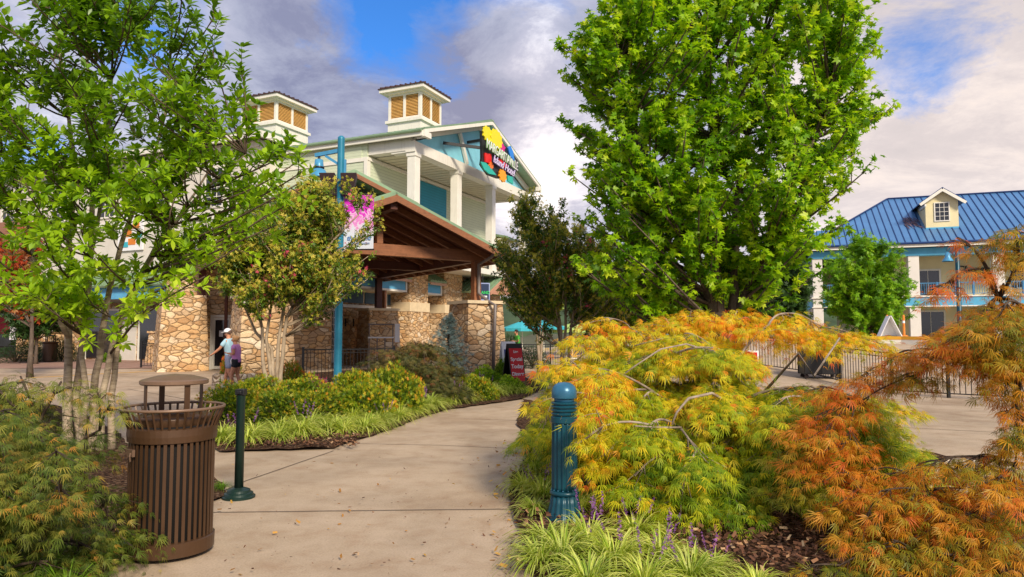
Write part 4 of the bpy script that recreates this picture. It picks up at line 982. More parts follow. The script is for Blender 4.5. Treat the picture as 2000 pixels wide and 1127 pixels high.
# --- crape myrtles
def crape(label, ub, vb, dd, sil, stempx, n, seed_, grp=None, dr=1.1, lsz=.062, pink=.06, seedf=.6, ext=()):
    b = D(ub, vb, dd); b.z = hgt(b.x, b.y)
    ss = [([(b.x+ru(-.12, .12), dd+ru(-.12, .12), b.z)] + [nv(D(u, v, dd+e)) for u, v, e in pl], .055, .015) for pl in stempx]
    return crown_tree('crape_myrtle', label, 'tree', (b.x, b.y, b.z), sil, dd, dr, ss, int(n*2.2), 7, .34, 30, lsz*1.35, T_KITE, M['leaf_crape'], M['bark_crape'], rise=.7, ends_only=.25, rlimb=.018, extra=ext,
                      tips=[('seed_cluster', M['seed'], seedf, 12, .075, .06, .04), ('blossom', M['pinkfl'], pink*.6, 10, .06, .05, .03), ('pale_blossom', M['whitefl'], .06, 6, .04, .05, .03)], group=grp)
crape('crape myrtle with yellow seed heads and a few pink blossoms beside the blue lamp post', 540, 780, 14.8,
      [(450, 580), (430, 520), (440, 470), (490, 420), (560, 385), (600, 370), (655, 365), (662, 400), (655, 490), (700, 505), (710, 555), (660, 560), (600, 540), (540, 580), (490, 600)],
      [[(515, 720, 0), (512, 640, 0), (490, 560, 0), (480, 480, 0)], [(528, 720, 0), (520, 660, 0), (535, 560, .2), (560, 440, .2)], [(540, 730, 0), (545, 660, 0), (555, 600, 0), (580, 500, -.2), (620, 400, -.2)], [(548, 730, 0), (560, 620, 0), (590, 560, 0), (650, 470, 0), (700, 420, 0)], [(532, 720, 0), (530, 680, .1), (500, 650, .1), (478, 600, .1), (462, 540, 0)]], 95, 1, pink=.12, ext=[(742, 425, 14.8), (735, 450, 14.8), (700, 395, 14.8), (680, 370, 15), (720, 500, 14.8), (718, 545, 14.8)])
crape('dense crape myrtle with cream seed heads right of the canopy', 1100, 740, 19.5,
      [(985, 600), (965, 520), (955, 480), (1000, 440), (1010, 400), (1050, 385), (1100, 400), (1140, 430), (1190, 470), (1250, 540), (1260, 600), (1180, 590), (1080, 570), (1040, 600)],
      [[(1095, 640, 0), (1085, 580, 0), (1060, 500, 0), (1040, 430, 0)], [(1105, 640, 0), (1105, 560, .2), (1110, 480, .2)], [(1115, 640, 0), (1130, 560, 0), (1170, 500, 0)], [(1090, 640, .1), (1075, 590, .1), (1030, 540, .1)]], 110, 2, dr=1.6, lsz=.070, seedf=.55)
crape('dark slim crape myrtle in front of the turquoise umbrellas', 1052, 700, 27,
      [(1000, 610), (990, 570), (1020, 540), (1080, 530), (1110, 560), (1100, 615)],
      [[(1048, 640, 0), (1040, 600, 0), (1030, 570, 0)], [(1055, 640, 0), (1058, 600, 0)], [(1060, 640, 0), (1075, 600, 0)]], 40, 3, lsz=.09, seedf=.1)
crape('crape myrtle with red-tipped leaves left of the tall maple trunk', 1215, 700, 22,
      [(1170, 620), (1160, 580), (1200, 560), (1260, 560), (1265, 600), (1250, 625)],
      [[(1212, 640, 0), (1205, 600, 0)], [(1218, 640, 0), (1235, 600, 0)]], 30, 4, lsz=.08, pink=.3, seedf=.2)
# --- small round tree before the blue-roof building
def simple_tree(name, label, u, vb, dd, sil, n, lsz, lm, nlf=16, twl=1.0, dr=2.5, T=T_TUFT, r=.16):
    b = D(u, vb, dd); b.z = hgt(b.x, b.y)
    vs = [p[1] for p in sil]; top = D(u, min(vs)+10, dd)
    ss = [([(b.x, dd, b.z), (b.x, dd, (b.z*2+top.z)/3), nv(top)], r, .03)]
    return crown_tree(name, label, 'tree', (b.x, b.y, b.z), sil, dd, dr, [(q_[0], q_[1]*.6, q_[2]) for q_ in ss], int(n*1.15), 6, twl, nlf, lsz, T, lm, M['bark_map'], rise=.5, ends_only=.2)
simple_tree('round_tree', 'bright green bushy tree in front of the blue-roof building columns', 1700, 690, 40, [(1625, 610), (1612, 560), (1620, 510), (1650, 490), (1690, 455), (1720, 465), (1750, 510), (1780, 560), (1775, 610), (1740, 640), (1680, 640)], 170, .24, M['leaf_bright'], 16, .8, 2.0)
simple_tree('round_tree', 'dark tree left of the blue-roof building columns', 1540, 690, 52, [(1490, 620), (1480, 540), (1510, 500), (1560, 510), (1572, 560), (1572, 620)], 70, .35, M['leaf_dark'], 16, 1.2, 2.5)
simple_tree('round_tree', 'lime green small tree beyond the maple trunk', 1340, 690, 34, [(1270, 630), (1270, 580), (1310, 560), (1370, 570), (1400, 590), (1390, 635)], 60, .2, M['leaf_lime'], 16, .8, 1.5)
simple_tree('round_tree', 'broad dark tree filling the gap behind the maple trunk', 1450, 690, 48, [(1400, 620), (1395, 560), (1440, 530), (1500, 530), (1520, 620)], 60, .32, M['leaf_dark'], 16, 1.2, 2.5)
simple_tree('round_tree', 'dark green tree behind the crape myrtles', 1180, 690, 46, [(1100, 640), (1090, 560), (1140, 520), (1200, 500), (1290, 560), (1290, 630)], 90, .32, M['leaf_dark'], 16, 1.2, 2.5)
simple_tree('round_tree', 'leafy tree at the shopfront corner on the far left', 70, 700, 34, [(20, 640), (0, 600), (40, 560), (110, 570), (130, 610), (110, 650)], 40, .24, M['leaf_dark'], 14, .8, 1.5)
simple_tree('round_tree', 'red-leaved tree at the left edge behind the pale trunks', 60, 700, 24, [(-20, 560), (0, 470), (40, 440), (70, 470), (60, 540), (30, 580)], 26, .16, leafm('red leaf', [(0, (.12, .03, .01)), (.5, (.40, .06, .02)), (1, (.15, .16, .02))], .5, .3), 14, .6, 1.0)
# --- laceleaf maples: layered drooping pads
def lace(name, label, base, pads, leaf_m, bark_m, dens, lsz, trunk_h, tr=.05, tintf=None, seed_=0, edge=.8, link=None, br=()):
    root = thing(name, label, 'shrub', base); off = np.array(base); w_ = MB(); top = off+np.array([0, 0, trunk_h])
    w_.tube([Vector((0, 0, 0)), Vector((.03, .02, trunk_h*.5)), Vector((0, 0, trunk_h))], [tr*1.3, tr, tr*.9], 8)
    for pl, r_ in br: w_.tube([Vector(np.array(nv(D(*q_)))-off) for q_ in pl], [r_*(1-.6*i/len(pl)) for i in range(len(pl))], 6)
    P, Dd, N, Sz, Tt = [], [], [], [], []; nodes = [(top, 0)]
    pads = sorted(pads, key=lambda q_: np.linalg.norm(np.array(q_[0], float)-top))
    for (c, rx, h, tb) in pads:
        c = np.array(c, float); best = min(nodes, key=lambda nd: np.linalg.norm(c-nd[0])+.30*np.linalg.norm(nd[0]-top)+.12*nd[1]); src, dp = best
        L = np.linalg.norm(c-src); ctrl = (c+src)/2+np.array([0, 0, .16*L])+rn(3)*.08*L
        cv = bez(src, ctrl, c, 8); r0 = tr*(.30, .20, .14, .10, .08, .07)[min(dp, 5)]
        nodes.append((cv[5], dp+1)); nodes.append((c, dp+1))
        w_.tube([Vector(p-off) for p in cv], [r0*(1-.55*i/7)+.002 for i in range(8)], 5)
        outd = unit((c-top)*np.array([1, 1, 0])*.6+(c-src)*np.array([1, 1, 0])+1e-4)
        n = int(dens*rx*rx*PI); 
        r = np.sqrt(ru(0, 1, n))*rx*(1+.25*rn(n)*.4); ph = ru(0, 2*PI, n)
        # a pad is longer in the outward direction
        ex = np.cos(ph)*r*1.35; ey = np.sin(ph)*r*.8; sdv = np.array([-outd[1], outd[0], 0])
        pos = c + ex[:, None]*outd + ey[:, None]*sdv
        q = r/rx; pos[:, 2] += -h*q**1.8*(1+.25*np.sin(ph*5+c[0]*9)) + np.abs(rn(n))*-.035 + .02*rn(n)
        rad = unit(pos-c*np.array([1, 1, 1]) + outd*.12*rx)
        P.append(pos); dd = rad*np.array([1, 1, .2]) + outd*.5 + np.stack([np.zeros(n), np.zeros(n), -(.15+edge*q*.9)+.2*rn(n)], 1) + .42*rn(n, 3)
        Dd.append(dd); N.append(np.array([0, 0, 1.])+.35*rn(n, 3)+rad*.5*q[:, None]); Sz.append(lsz*ru(.45, 1.25, n))
        Tt.append(np.clip(tb + .17*rn(n) + .16*(q-.5) + .38*(ru(0, 1, n) < .07), 0, 1))
        for k in range(5):
            a = 2*PI*k/5+ru(0, 1); e = c + outd*math.cos(a)*rx*1.1 + sdv*math.sin(a)*rx*.7 + np.array([0, 0, -h*.75])
            w_.tube([Vector(cv[5]-off), Vector((c*.6+e*.4)-off+np.array([0, 0, -.01])), Vector(e-off)], [r0*.35+.002, .003, .0015], 3, cap=False)
    P, Dd, N, Sz, Tt = map(np.concatenate, (P, Dd, N, Sz, Tt))
    if tintf is not None: Tt = tintf(P, Tt)
    V, Q, T2 = [], [], []; b0 = 0; idx = RNG.integers(0, len(T_LACES), len(P))
    for k_, T_ in enumerate(T_LACES):
        m_ = idx == k_; v_, q_, t_ = leafcloud(P[m_]-off, Dd[m_], N[m_], Sz[m_], T_, Tt[m_]); V.append(v_); Q.append(q_+b0); T2.append(t_); b0 += len(v_)
    V, Q, T2 = np.concatenate(V), np.concatenate(Q), np.concatenate(T2)
    w_.build('trunk', bark_m, root, smooth=True); npmesh('crown', V, Q, leaf_m, root, T2); print(name, 'leaves', len(P)); return root
M['lace_gold'] = leafm('golden laceleaf', [(0, (.08, .18, .008)), (.25, (.24, .38, .012)), (.52, (.54, .56, .018)), (.76, (.72, .54, .022)), (.92, (.76, .32, .022)), (1, (.66, .14, .02))], .5, .42, (1.2, 1.05, .6))
M['lace_rust'] = leafm('rusty laceleaf', [(0, (.12, .17, .012)), (.3, (.34, .30, .02)), (.6, (.64, .32, .022)), (1, (.62, .15, .02))], .5, .4, (1.2, 1.0, .6))
M['lace_olive'] = leafm('olive laceleaf', [(0, (.03, .065, .010)), (.35, (.09, .15, .018)), (.7, (.27, .29, .05)), (1, (.55, .28, .05))], .5, .35, (1.15, 1.1, .6))
M['lace_dark'] = leafm('dark laceleaf', [(0, (.035, .05, .012)), (.5, (.10, .11, .025)), (.85, (.20, .15, .04)), (1, (.22, .08, .03))], .5, .3, (1.15, 1.1, .6))
M['bark_lace'] = barkm('grey laceleaf bark', (.12, .09, .07), (.42, .34, .27), scale=9)
M['bark_dark'] = barkm('dark laceleaf bark', (.025, .018, .015), (.10, .07, .05), scale=9)
def dome(c, rx, ry, rz, n, pr, hf, zmin=.12, amin=0, tb=None, front=None):
    out = []; k = 0
    while len(out) < n and k < 9999:
        k += 1; d = unit(rn(3)); d[2] = abs(d[2]); 
        if front and d[1] > front: continue
        s_ = ru(.80, 1.03) if k % 4 else ru(.45, .8)
        p = np.array([c[0]+d[0]*rx*s_, c[1]+d[1]*ry*s_, c[2]+d[2]*rz*s_])
        if p[2] < zmin: continue
        if out and min(np.linalg.norm((p-np.array(o[0]))*np.array([1, 1, 1.8])) for o in out) < pr*.42: continue
        rr = pr*ru(.7, 1.2); out.append((p, rr, rr*hf*ru(.7, 1.3), (tb(p) if tb else .5)+ru(-.18, .18)))
    return out
# golden one behind the blue bollard
gc = D(1375, 700, 7.3)
gbr = [([(1460, 800, 6.6), (1420, 785, 6.0), (1390, 768, 5.8), (1345, 778, 5.65), (1322, 805, 5.6), (1312, 830, 5.6)], .015), ([(1460, 760, 7), (1400, 690, 6.6), (1340, 672, 6.5), (1290, 682, 6.3), (1240, 715, 6.2), (1180, 760, 6.3)], .011),
       ([(1460, 760, 7.2), (1440, 700, 7.1), (1400, 680, 7.0), (1360, 665, 7.0), (1300, 660, 7.0), (1240, 675, 7.0)], .012), ([(1480, 780, 7), (1560, 690, 6.9), (1590, 735, 6.6), (1640, 660, 7)], .016), ([(1330, 835, 5.8), (1290, 835, 5.55), (1240, 832, 5.45)], .010)]
pg = dome((gc.x+.06, 7.3, .15), 1.70, 1.75, 1.50, 150, .36, .45, .25, tb=lambda p: .20+.26*(p[2]-.5)+(.06 if p[0] < 1 else 0), front=.55)
for (u, v, dd, r_, t_) in ((1110, 700, 6.6, .26, .6), (1085, 770, 6.5, .24, .5), (1065, 830, 6.4, .20, .35), (1150, 650, 7, .3, .55), (1175, 620, 7.3, .2, .65), (1130, 790, 5.75, .17, .62), (1170, 720, 6.0, .3, .6),
                           (1180, 760, 5.9, .25, .6), (1165, 800, 5.35, .15, .6), (1150, 850, 5.4, .13, .5), (1180, 890, 5.7, .25, .6), (1160, 830, 5.95, .22, .5), (1270, 830, 5.6, .3, .3), (1240, 930, 5.5, .28, .3), (1330, 960, 5.4, .3, .22), (1430, 960, 5.5, .32, .15), (1360, 880, 5.5, .32, .2), (1500, 880, 5.7, .32, .2),
                           (1600, 640, 7.4, .4, .62), (1660, 650, 7.3, .35, .5), (1540, 612, 7.5, .35, .6), (1440, 607, 7.6, .35, .66), (1620, 720, 6.6, .3, .5), (1560, 800, 6.1, .3, .35), (1300, 622, 7.5, .35, .62), (1350, 607, 7.6, .35, .68), (1230, 640, 7.3, .3, .55)):
    p = nv(D(u, v, dd)); pg.append((p, r_, r_*.5, t_))
def uvof(p): return 1000+F*p[0]/p[1], 650-F*(p[2]-1.5)/p[1]
def keep(p, win):
    u, v = uvof(p); return not any(x0 < u < x1 and y0 < v < y1 for x0, x1, y0, y1 in win)
pg = [q_ for q_ in pg if keep(q_[0], [(1440, 1650, 655, 745)])]
lace('laceleaf_maple', 'large golden laceleaf maple arching over the blue bollard', (gc.x+.1, 7.4, 0), pg, M['lace_gold'], M['bark_lace'], 1000, .105, .75, .085, edge=.6, br=gbr)
# (end of golden)
rb = D(2110, 900, 5.6)
pr_ = []
for (u, v, dd, r_, t_) in ((1985, 800, 4.7, .15, .45), (1975, 860, 4.7, .16, .4), (1999, 830, 4.6, .18, .45), (1720, 965, 4.7, .22, .5), (1690, 1030, 4.6, .2, .45), (1830, 905, 4.8, .2, .5), (1900, 900, 4.7, .2, .45), (1790, 960, 4.7, .22, .55), (1950, 940, 4.5, .24, .45), (1850, 990, 4.6, .24, .5), (1600, 940, 5.0, .2, .4), (1580, 830, 5.2, .18, .7), (1740, 1060, 4.5, .22, .4), (1960, 610, 4.6, .25, .4), (1900, 650, 4.7, .22, .5), (1990, 690, 4.6, .22, .4), (1985, 450, 4.9, .22, .55), (1935, 480, 5.0, .16, .6), (1990, 500, 5.0, .22, .45), (1900, 530, 4.9, .14, .75), (1850, 560, 4.9, .12, .85), (1820, 575, 4.9, .08, .8), (1960, 560, 5.1, .12, .7), (1870, 470, 5.2, .08, .8),
                           (1990, 600, 4.9, .27, .45), (1930, 615, 5.0, .27, .5), (1880, 640, 5.0, .24, .5), (1970, 665, 4.8, .3, .35), (1910, 680, 4.9, .28, .45), (1950, 590, 5.2, .22, .4), (1990, 640, 4.7, .25, .35), (1860, 665, 4.8, .22, .6), (1940, 700, 4.8, .24, .5), (1840, 690, 5.0, .22, .5), (1780, 690, 5.1, .2, .6), (1990, 720, 4.7, .25, .45),
                           (1730, 720, 5.2, .2, .75), (1680, 745, 5.2, .2, .8), (1640, 770, 5.2, .18, .85), (1600, 760, 5.3, .16, .7), (1620, 810, 5.1, .18, .75), (1670, 800, 5.1, .14, .6), (1590, 900, 5.1, .2, .5), (1800, 735, 5.0, .16, .5), (1990, 780, 4.8, .14, .5), (1960, 750, 4.8, .16, .45), (1760, 740, 5.1, .18, .5), 
                           (1610, 850, 5.0, .2, .75), (1660, 870, 5.0, .2, .65), (1640, 920, 4.9, .18, .7), (1700, 920, 5.0, .2, .5), (1680, 960, 4.9, .18, .7), (1640, 990, 4.8, .16, .4),
                           (1770, 930, 4.9, .22, .5), (1820, 960, 4.8, .25, .6), (1880, 960, 4.8, .2, .45), (1950, 900, 4.7, .15, .35), (1990, 860, 4.7, .16, .3), (1980, 940, 4.6, .25, .4), (1900, 1010, 4.6, .26, .55), (1830, 1030, 4.6, .25, .5), (1760, 1010, 4.7, .22, .45),
                           (1990, 1010, 4.5, .28, .4), (1940, 1070, 4.4, .28, .5), (1860, 1090, 4.4, .26, .45), (1780, 1080, 4.5, .22, .5), (1700, 1090, 4.5, .2, .35), (1640, 1110, 4.4, .18, .3), (1580, 1110, 4.4, .12, .4), (1560, 880, 5.3, .2, .35), (1540, 960, 5.2, .2, .25)):
    pr_.append((nv(D(u, v-6, dd)), r_*1.05, r_*.42, t_-.05+ru(-.25, .2)))
lace('laceleaf_maple', 'rust and orange laceleaf maple with dark bare branches at the right edge', (rb.x, 5.6, 0), pr_, M['lace_rust'], M['bark_dark'], 900, .092, 1.0, .07, edge=.55)
# olive one at the left edge
lc = D(10, 900, 4.3)
pl_ = dome((lc.x-.26, 4.35, .05), 0.84, .85, 1.14, 130, .22, .42, .12, tb=lambda p: .30+.16*(p[2]-.6), front=.5)
for (u, v, dd, r_, t_) in ((190, 760, 4.3, .14, .7), (215, 790, 4.2, .12, .6), (120, 745, 4.4, .18, .65), (40, 735, 4.5, .2, .6), (195, 840, 4.4, .11, .4), (170, 930, 4.4, .12, .5), (120, 960, 3.9, .15, .9), (150, 1010, 4.2, .13, .4), (110, 880, 3.6, .16, .5), (20, 800, 3.7, .18, .5)):
    pl_.append((nv(D(u, v, dd)), r_, r_*.45, t_-.15))
lace('laceleaf_maple', 'olive green laceleaf maple mound at the left edge beside the litter bin', (lc.x-.1, 4.4, 0), pl_, M['lace_olive'], M['bark_dark'], 1250, .068, .5, .05)
# dark one in the middle bed
mc = D(806, 770, 15.2)
pm = dome((mc.x, 15.2, .1), 1.12, .9, 1.25, 80, .3, .5, .2, tb=lambda p: .40+.25*(p[2]-.7), front=.5)
lace('laceleaf_maple', 'dark bronze-green laceleaf maple mound in front of the stone piers', (mc.x, 15.2, 0), pm, M['lace_dark'], M['bark_dark'], 600, .12, .5, .05)
# --- rounded shrubs
def shrub_mesh(name, n, leaf_m, lsz, T, rz=1.0, lump=.12, spread=.35):
    d = unit(rn(n, 3)); d[:, 2] = np.abs(d[:, 2])*1.0
    lum = np.zeros(n)
    for k in range(26):
        c = unit(rn(3)); c[2] = abs(c[2]); lum += lump*np.exp(-((d-c)**2).sum(1)/.06)
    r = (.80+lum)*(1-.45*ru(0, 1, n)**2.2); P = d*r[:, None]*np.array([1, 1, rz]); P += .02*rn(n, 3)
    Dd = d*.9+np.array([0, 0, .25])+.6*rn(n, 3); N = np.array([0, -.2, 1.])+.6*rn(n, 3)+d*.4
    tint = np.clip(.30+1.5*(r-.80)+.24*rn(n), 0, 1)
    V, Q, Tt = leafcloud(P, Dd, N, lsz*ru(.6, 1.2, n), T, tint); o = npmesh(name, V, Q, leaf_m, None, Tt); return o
def twigs_mesh():
    w_ = MB()
    for k in range(16):
        a = ru(0, 6.3); r = ru(.2, .6); w_.tube([(0, 0, 0), (math.cos(a)*r*.4, math.sin(a)*r*.4, .35), (math.cos(a)*r, math.sin(a)*r, .72)], [.02, .012, .004], 4, cap=False)
    return w_
M['spirea'] = leafm('spirea leaf', [(0, (.05, .11, .008)), (.35, (.16, .27, .012)), (.62, (.38, .42, .02)), (.85, (.60, .42, .03)), (1, (.62, .24, .03))], .5, .35)
M['limebush'] = leafm('lime shrub leaf', [(0, (.06, .16, .008)), (.5, (.20, .38, .012)), (1, (.45, .55, .03))], .5, .35)
M['yew'] = leafm('yew leaf', [(0, (.012, .04, .010)), (.6, (.025, .075, .016)), (1, (.06, .12, .03))], .5, .2)
M['flowerorange'] = leafm('flower bed leaf', [(0, (.10, .20, .01)), (.4, (.28, .40, .02)), (.6, (.60, .20, .03)), (1, (.75, .12, .03))], .5, .3)
M['celosia'] = leafm('magenta plume', [(0, (.20, .03, .06)), (1, (.50, .06, .18))], .6, .3)
M['twig'] = paint('twig', (.08, .05, .03), .9)
tw_me = twigs_mesh().build('stem', M['twig'], None)
protos = {}
def shrub(kind, label, u, v, dd, r, h, group=None, name='shrub', cat='shrub'):
    if kind not in protos:
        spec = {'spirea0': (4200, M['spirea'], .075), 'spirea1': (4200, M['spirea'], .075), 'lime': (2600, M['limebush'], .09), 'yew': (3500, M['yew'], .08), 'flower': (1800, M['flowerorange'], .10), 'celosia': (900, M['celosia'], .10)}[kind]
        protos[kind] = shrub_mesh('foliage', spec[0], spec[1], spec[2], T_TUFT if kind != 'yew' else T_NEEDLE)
        protos[kind].location = (0, 0, -500)
        protos[kind+'_t'] = tw_me
    g = D(u, v, dd); root = thing(name, label, cat, (g.x, dd, hgt(g.x, dd)), ru(0, 6), group)
    root.scale = (r, r, h)
    for o, nm in ((protos[kind], 'foliage'), (tw_me, 'stem')):
        c = o.copy(); COL.objects.link(c); c.parent = root; c.location = (0, 0, 0); c.name = nm
    return root
sp = [(455, 12.6, .62, .66, 'left of the bed behind the thin green post'), (545, 11.9, .62, .62, 'in the middle of the row, right of the thin green post'), (635, 11.6, .62, .66, 'nearest the bare mulch patch'),
      (705, 11.9, .60, .76, 'in front of the tallest spirea by the path'), (765, 12.9, .66, .98, 'tallest of the row, beside the dark laceleaf maple'), (690, 13.3, .66, .86, 'behind the others below the blue lamp post'), (590, 13.4, .6, .74, 'behind the others below the crape myrtle trunks'), (500, 13.9, .6, .72, 'behind the others near the two walkers')]
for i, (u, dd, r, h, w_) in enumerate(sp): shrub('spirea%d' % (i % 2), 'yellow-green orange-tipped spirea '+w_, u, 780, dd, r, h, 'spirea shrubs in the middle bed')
shrub('spirea1', 'low orange-tipped spirea right of the dark laceleaf maple', 930, 760, 15.8, .55, .62, None)
shrub('lime', 'lime green clipped bush beside the red sandwich board', 985, 720, 23.2, .42, .75)
shrub('lime', 'lime green low bush at the far end of the bed', 1000, 740, 17.5, .42, .45)
shrub('lime', 'lime green bush at the foot of the right stone pier', 950, 740, 19, .6, .62)
shrub('yew', 'dark green rounded yew behind the sandwich boards', 990, 720, 27, .75, 1.55)
shrub('yew', 'dark clipped yew along the patio railing', 1040, 720, 30, .9, 1.0)
shrub('yew', 'dark low hedge bush under the shop window at the far left', 30, 700, 36, 1.6, .9)
shrub('yew', 'dark bush left of the standing bin at the far left', 75, 700, 38, 1.0, 1.2)
shrub('yew', 'dark bush right of the standing bin by the shop pier', 120, 700, 37, .9, 1.4)
shrub('lime', 'small green plant at the foot of the pale doorway wall', 215, 700, 36, .6, .55)
shrub('flower', 'orange and lime flower clump beside the two walkers', 455, 740, 20.6, .42, 1.0)
shrub('flower', 'orange and lime flower clump right of the crape myrtle trunks', 571, 740, 18.5, .44, .85)
shrub('celosia', 'magenta plumed flowers at the patio railing foot', 622, 745, 16.6, .28, .55)
shrub('celosia', 'small magenta flowers left of the blue lamp post foot', 590, 748, 16.8, .22, .42)
# --- blue spruce
def spruce(u, v, dd, h, r, label):
    g = D(u, v, dd); root = thing('blue_spruce', label, 'tree', (g.x, dd, 0)); w_ = MB(); w_.tube([(0, 0, 0), (0, 0, h)], [.05, .01], 6)
    P, Dd, N = [], [], []
    for k in range(95):
        z = h*(.08+.9*(k/95)); R_ = r*(1-z/h)**.8*ru(.75, 1.15)+.04; a = k*2.4+ru(-.3, .3); d = np.array([math.cos(a), math.sin(a), .25]); e = np.array([0, 0, z])+d*R_
        w_.tube([(0, 0, z), tuple(e)], [.012, .004], 3, cap=False)
        for j in range(26):
            t = ru(.2, 1.05); P.append(np.array([0, 0, z])+(e-np.array([0, 0, z]))*t+rn(3)*.03); Dd.append(d*.8+rn(3)*.6); N.append(np.array([0, 0, 1])+rn(3)*.5)
    V, Q, T2 = leafcloud(P, Dd, N, ru(.08, .14, len(P)), T_NEEDLE, ru(0, 1, len(P)))
    w_.build('trunk', M['twig'], root); npmesh('crown', V, Q, leafm('blue spruce needle', [(0, (.13, .22, .22)), (.6, (.26, .38, .38)), (1, (.42, .52, .50))], .6, .15, (1, 1, 1)), root, T2)
spruce(876, 700, 20, 2.0, .80, 'silvery blue spruce in front of the right stone pier')
# --- variegated grass clumps
def clump_mesh(n, L, wd, name='blades'):
    V, Q, T_ = [], [], []
    for i in range(n):
        a = ru(0, 2*PI); l = L*ru(.55, 1.1); lean = ru(.45, 1.25); r0 = ru(0, .06); w2 = wd*ru(.7, 1.2)
        dx, dy = math.cos(a), math.sin(a); b = len(V); t = ru(0, 1)
        for k in range(5):
            s_ = k/4; hr = r0+l*lean*(s_**1.35)*.75; z = l*(s_*(1-.25*lean) - .72*lean*s_**2.6); ww = w2*(1-s_**2.2)*.5+.0004
            px_, py_ = dx*hr, dy*hr; sx_, sy_ = -dy*ww, dx*ww
            V += [(px_-sx_, py_-sy_, z), (px_, py_, z-.15*w2), (px_+sx_, py_+sy_, z)]; T_ += [t*.35+.60, t*.42, t*.35+.60]
        for k in range(4):
            o = b+k*3; Q += [(o, o+1, o+4, o+3), (o+1, o+2, o+5, o+4)]
    return np.array(V), Q, T_
M['lirio'] = leafm('variegated blade', [(0, (.07, .19, .012)), (.3, (.22, .38, .025)), (.55, (.50, .60, .08)), (.8, (.76, .78, .28)), (1, (.84, .83, .48))], .42, .35)
M['lirio_green'] = leafm('green blade', [(0, (.04, .13, .008)), (.5, (.12, .27, .015)), (1, (.30, .46, .05))], .4, .35)
M['spike'] = leafm('purple flower spike', [(0, (.16, .05, .26)), (1, (.36, .14, .48))], .6, .2, (1, 1, 1))
cl_me = []
for k in range(4):
    V, Q, T_ = clump_mesh(190, .46, .014); o = npmesh('blades', V, Q, M['lirio'], None, T_); cl_me.append(o.data); bpy.data.objects.remove(o)
V, Q, T_ = clump_mesh(150, .42, .010); o = npmesh('blades', V, Q, M['lirio_green'], None, T_); cg = o.data; bpy.data.objects.remove(o)
def spikes(n):
    P, Dd = [], []
    for i in range(1):
        a = 0; r = .12; l = ru(.24, .38); c = np.array([math.cos(a)*r*1.3, math.sin(a)*r*1.3, l])
        for j in range(26): P.append(c*np.array([.7+.3*j/26, .7+.3*j/26, 0])+np.array([0, 0, l*(.62+.42*j/26)])+rn(3)*.005); Dd.append(rn(3))
    V, Q, T2 = leafcloud(P, Dd, rn(len(P), 3), ru(.010, .017, len(P)), T_TUFT, ru(0, 1, len(P))); o = npmesh('flower_spike', V, Q, M['spike'], None, T2); m_ = o.data; bpy.data.objects.remove(o); return m_
spm = [spikes(5), spikes(3)]
def clump(p, s, label, group, fl=0, me=None):
    root = thing('grass_clump', label, 'plant', (p.x, p.y, .03), ru(0, 6), group); root.scale = (s, s, s*ru(.9, 1.1))
    o = bpy.data.objects.new('blades', me or random.choice(cl_me)); COL.objects.link(o); o.parent = root
    for k in range(4 if fl else 0):
        o = bpy.data.objects.new('flower_spike', random.choice(spm)); COL.objects.link(o); o.parent = root; o.rotation_euler = (0, 0, ru(0, 6.3)); o.location = (ru(-.06, .06), ru(-.06, .06), ru(-.04, .04))
edge = [(432, 868), (540, 868), (640, 862), (700, 846), (765, 825), (820, 806), (875, 790), (940, 778), (1018, 768)]
E_ = [G(*e) for e in edge]; seg = []
for a, b in zip(E_, E_[1:]):
    n = max(1, round((b-a).length/.36))
    for k in range(n): seg.append((a.lerp(b, k/n), Vector((-(b-a).y, (b-a).x, 0)).normalized()))
for row, off_ in enumerate((-.04, .36, .76)):
    for i, (p, nrm) in enumerate(seg):
        q = p + nrm*(off_+ru(-.06, .08)) + Vector((ru(-.08, .08), ru(-.08, .08), 0))
        uu = 1000+F*q.x/q.y
        if 590 < uu < 655 and row == 0 and ru(0, 1) < .8: continue
        if row == 2 and uu < 780 and ru(0, 1) < .4: continue
        f_ = ru(0, 1) < .12
        clump(q, ru(.95, 1.35), 'flowering yellow-green striped grass clump in the border along the left side of the path' if f_ else 'yellow-green striped grass clump without flowers in the border left of the path', 'striped grass clumps bordering the left side of the path', f_)
for (u, v, s_, f_) in ((1035, 885, .85, 0), (1065, 860, .8, 0), (1045, 930, .9, 1), (1022, 965, .75, 0), (1060, 985, .9, 1), (1045, 1010, .7, 0), (1085, 900, .8, 1), (1160, 1000, .9, 1), (1200, 985, .8, 1), (1130, 1010, .8, 0), (1065, 1075, .9, 0), (1100, 1110, 1.0, 0), (1150, 1080, .95, 1), (1055, 1120, .8, 0),
                       (1200, 1120, 1.0, 1), (1240, 1060, .85, 1), (1290, 1110, .9, 1), (1350, 1150, .95, 1), (1150, 1160, .95, 0), (1260, 1170, .9, 1), (1395, 1130, .6, 1), (1650, 1085, .5, 0), (1480, 1165, .6, 0)):
    clump(G(u, v), s_, 'striped grass clump with purple flower spikes in the bed around the blue bollard' if f_ else 'flowerless striped grass clump with cream-edged blades in the blue bollard bed', 'striped grass clumps around the blue bollard', f_)
for (u, v, s_) in ((90, 1140, .8), (165, 1115, .75), (225, 1090, .7), (30, 1150, .8), (130, 1180, .8)):
    clump(G(u, v), s_, 'plain green grass clump at the foot of the olive laceleaf maple', 'green grass clumps beside the litter bin', 0, cg)
clump(G(433, 962), .42, 'tiny grass tuft between the litter bin and the thin green post', None, 0, cg)
for k in ('spirea0', 'spirea1', 'lime', 'yew', 'flower', 'celosia'): bpy.data.objects.remove(protos[k])
bpy.data.objects.remove(tw_me)
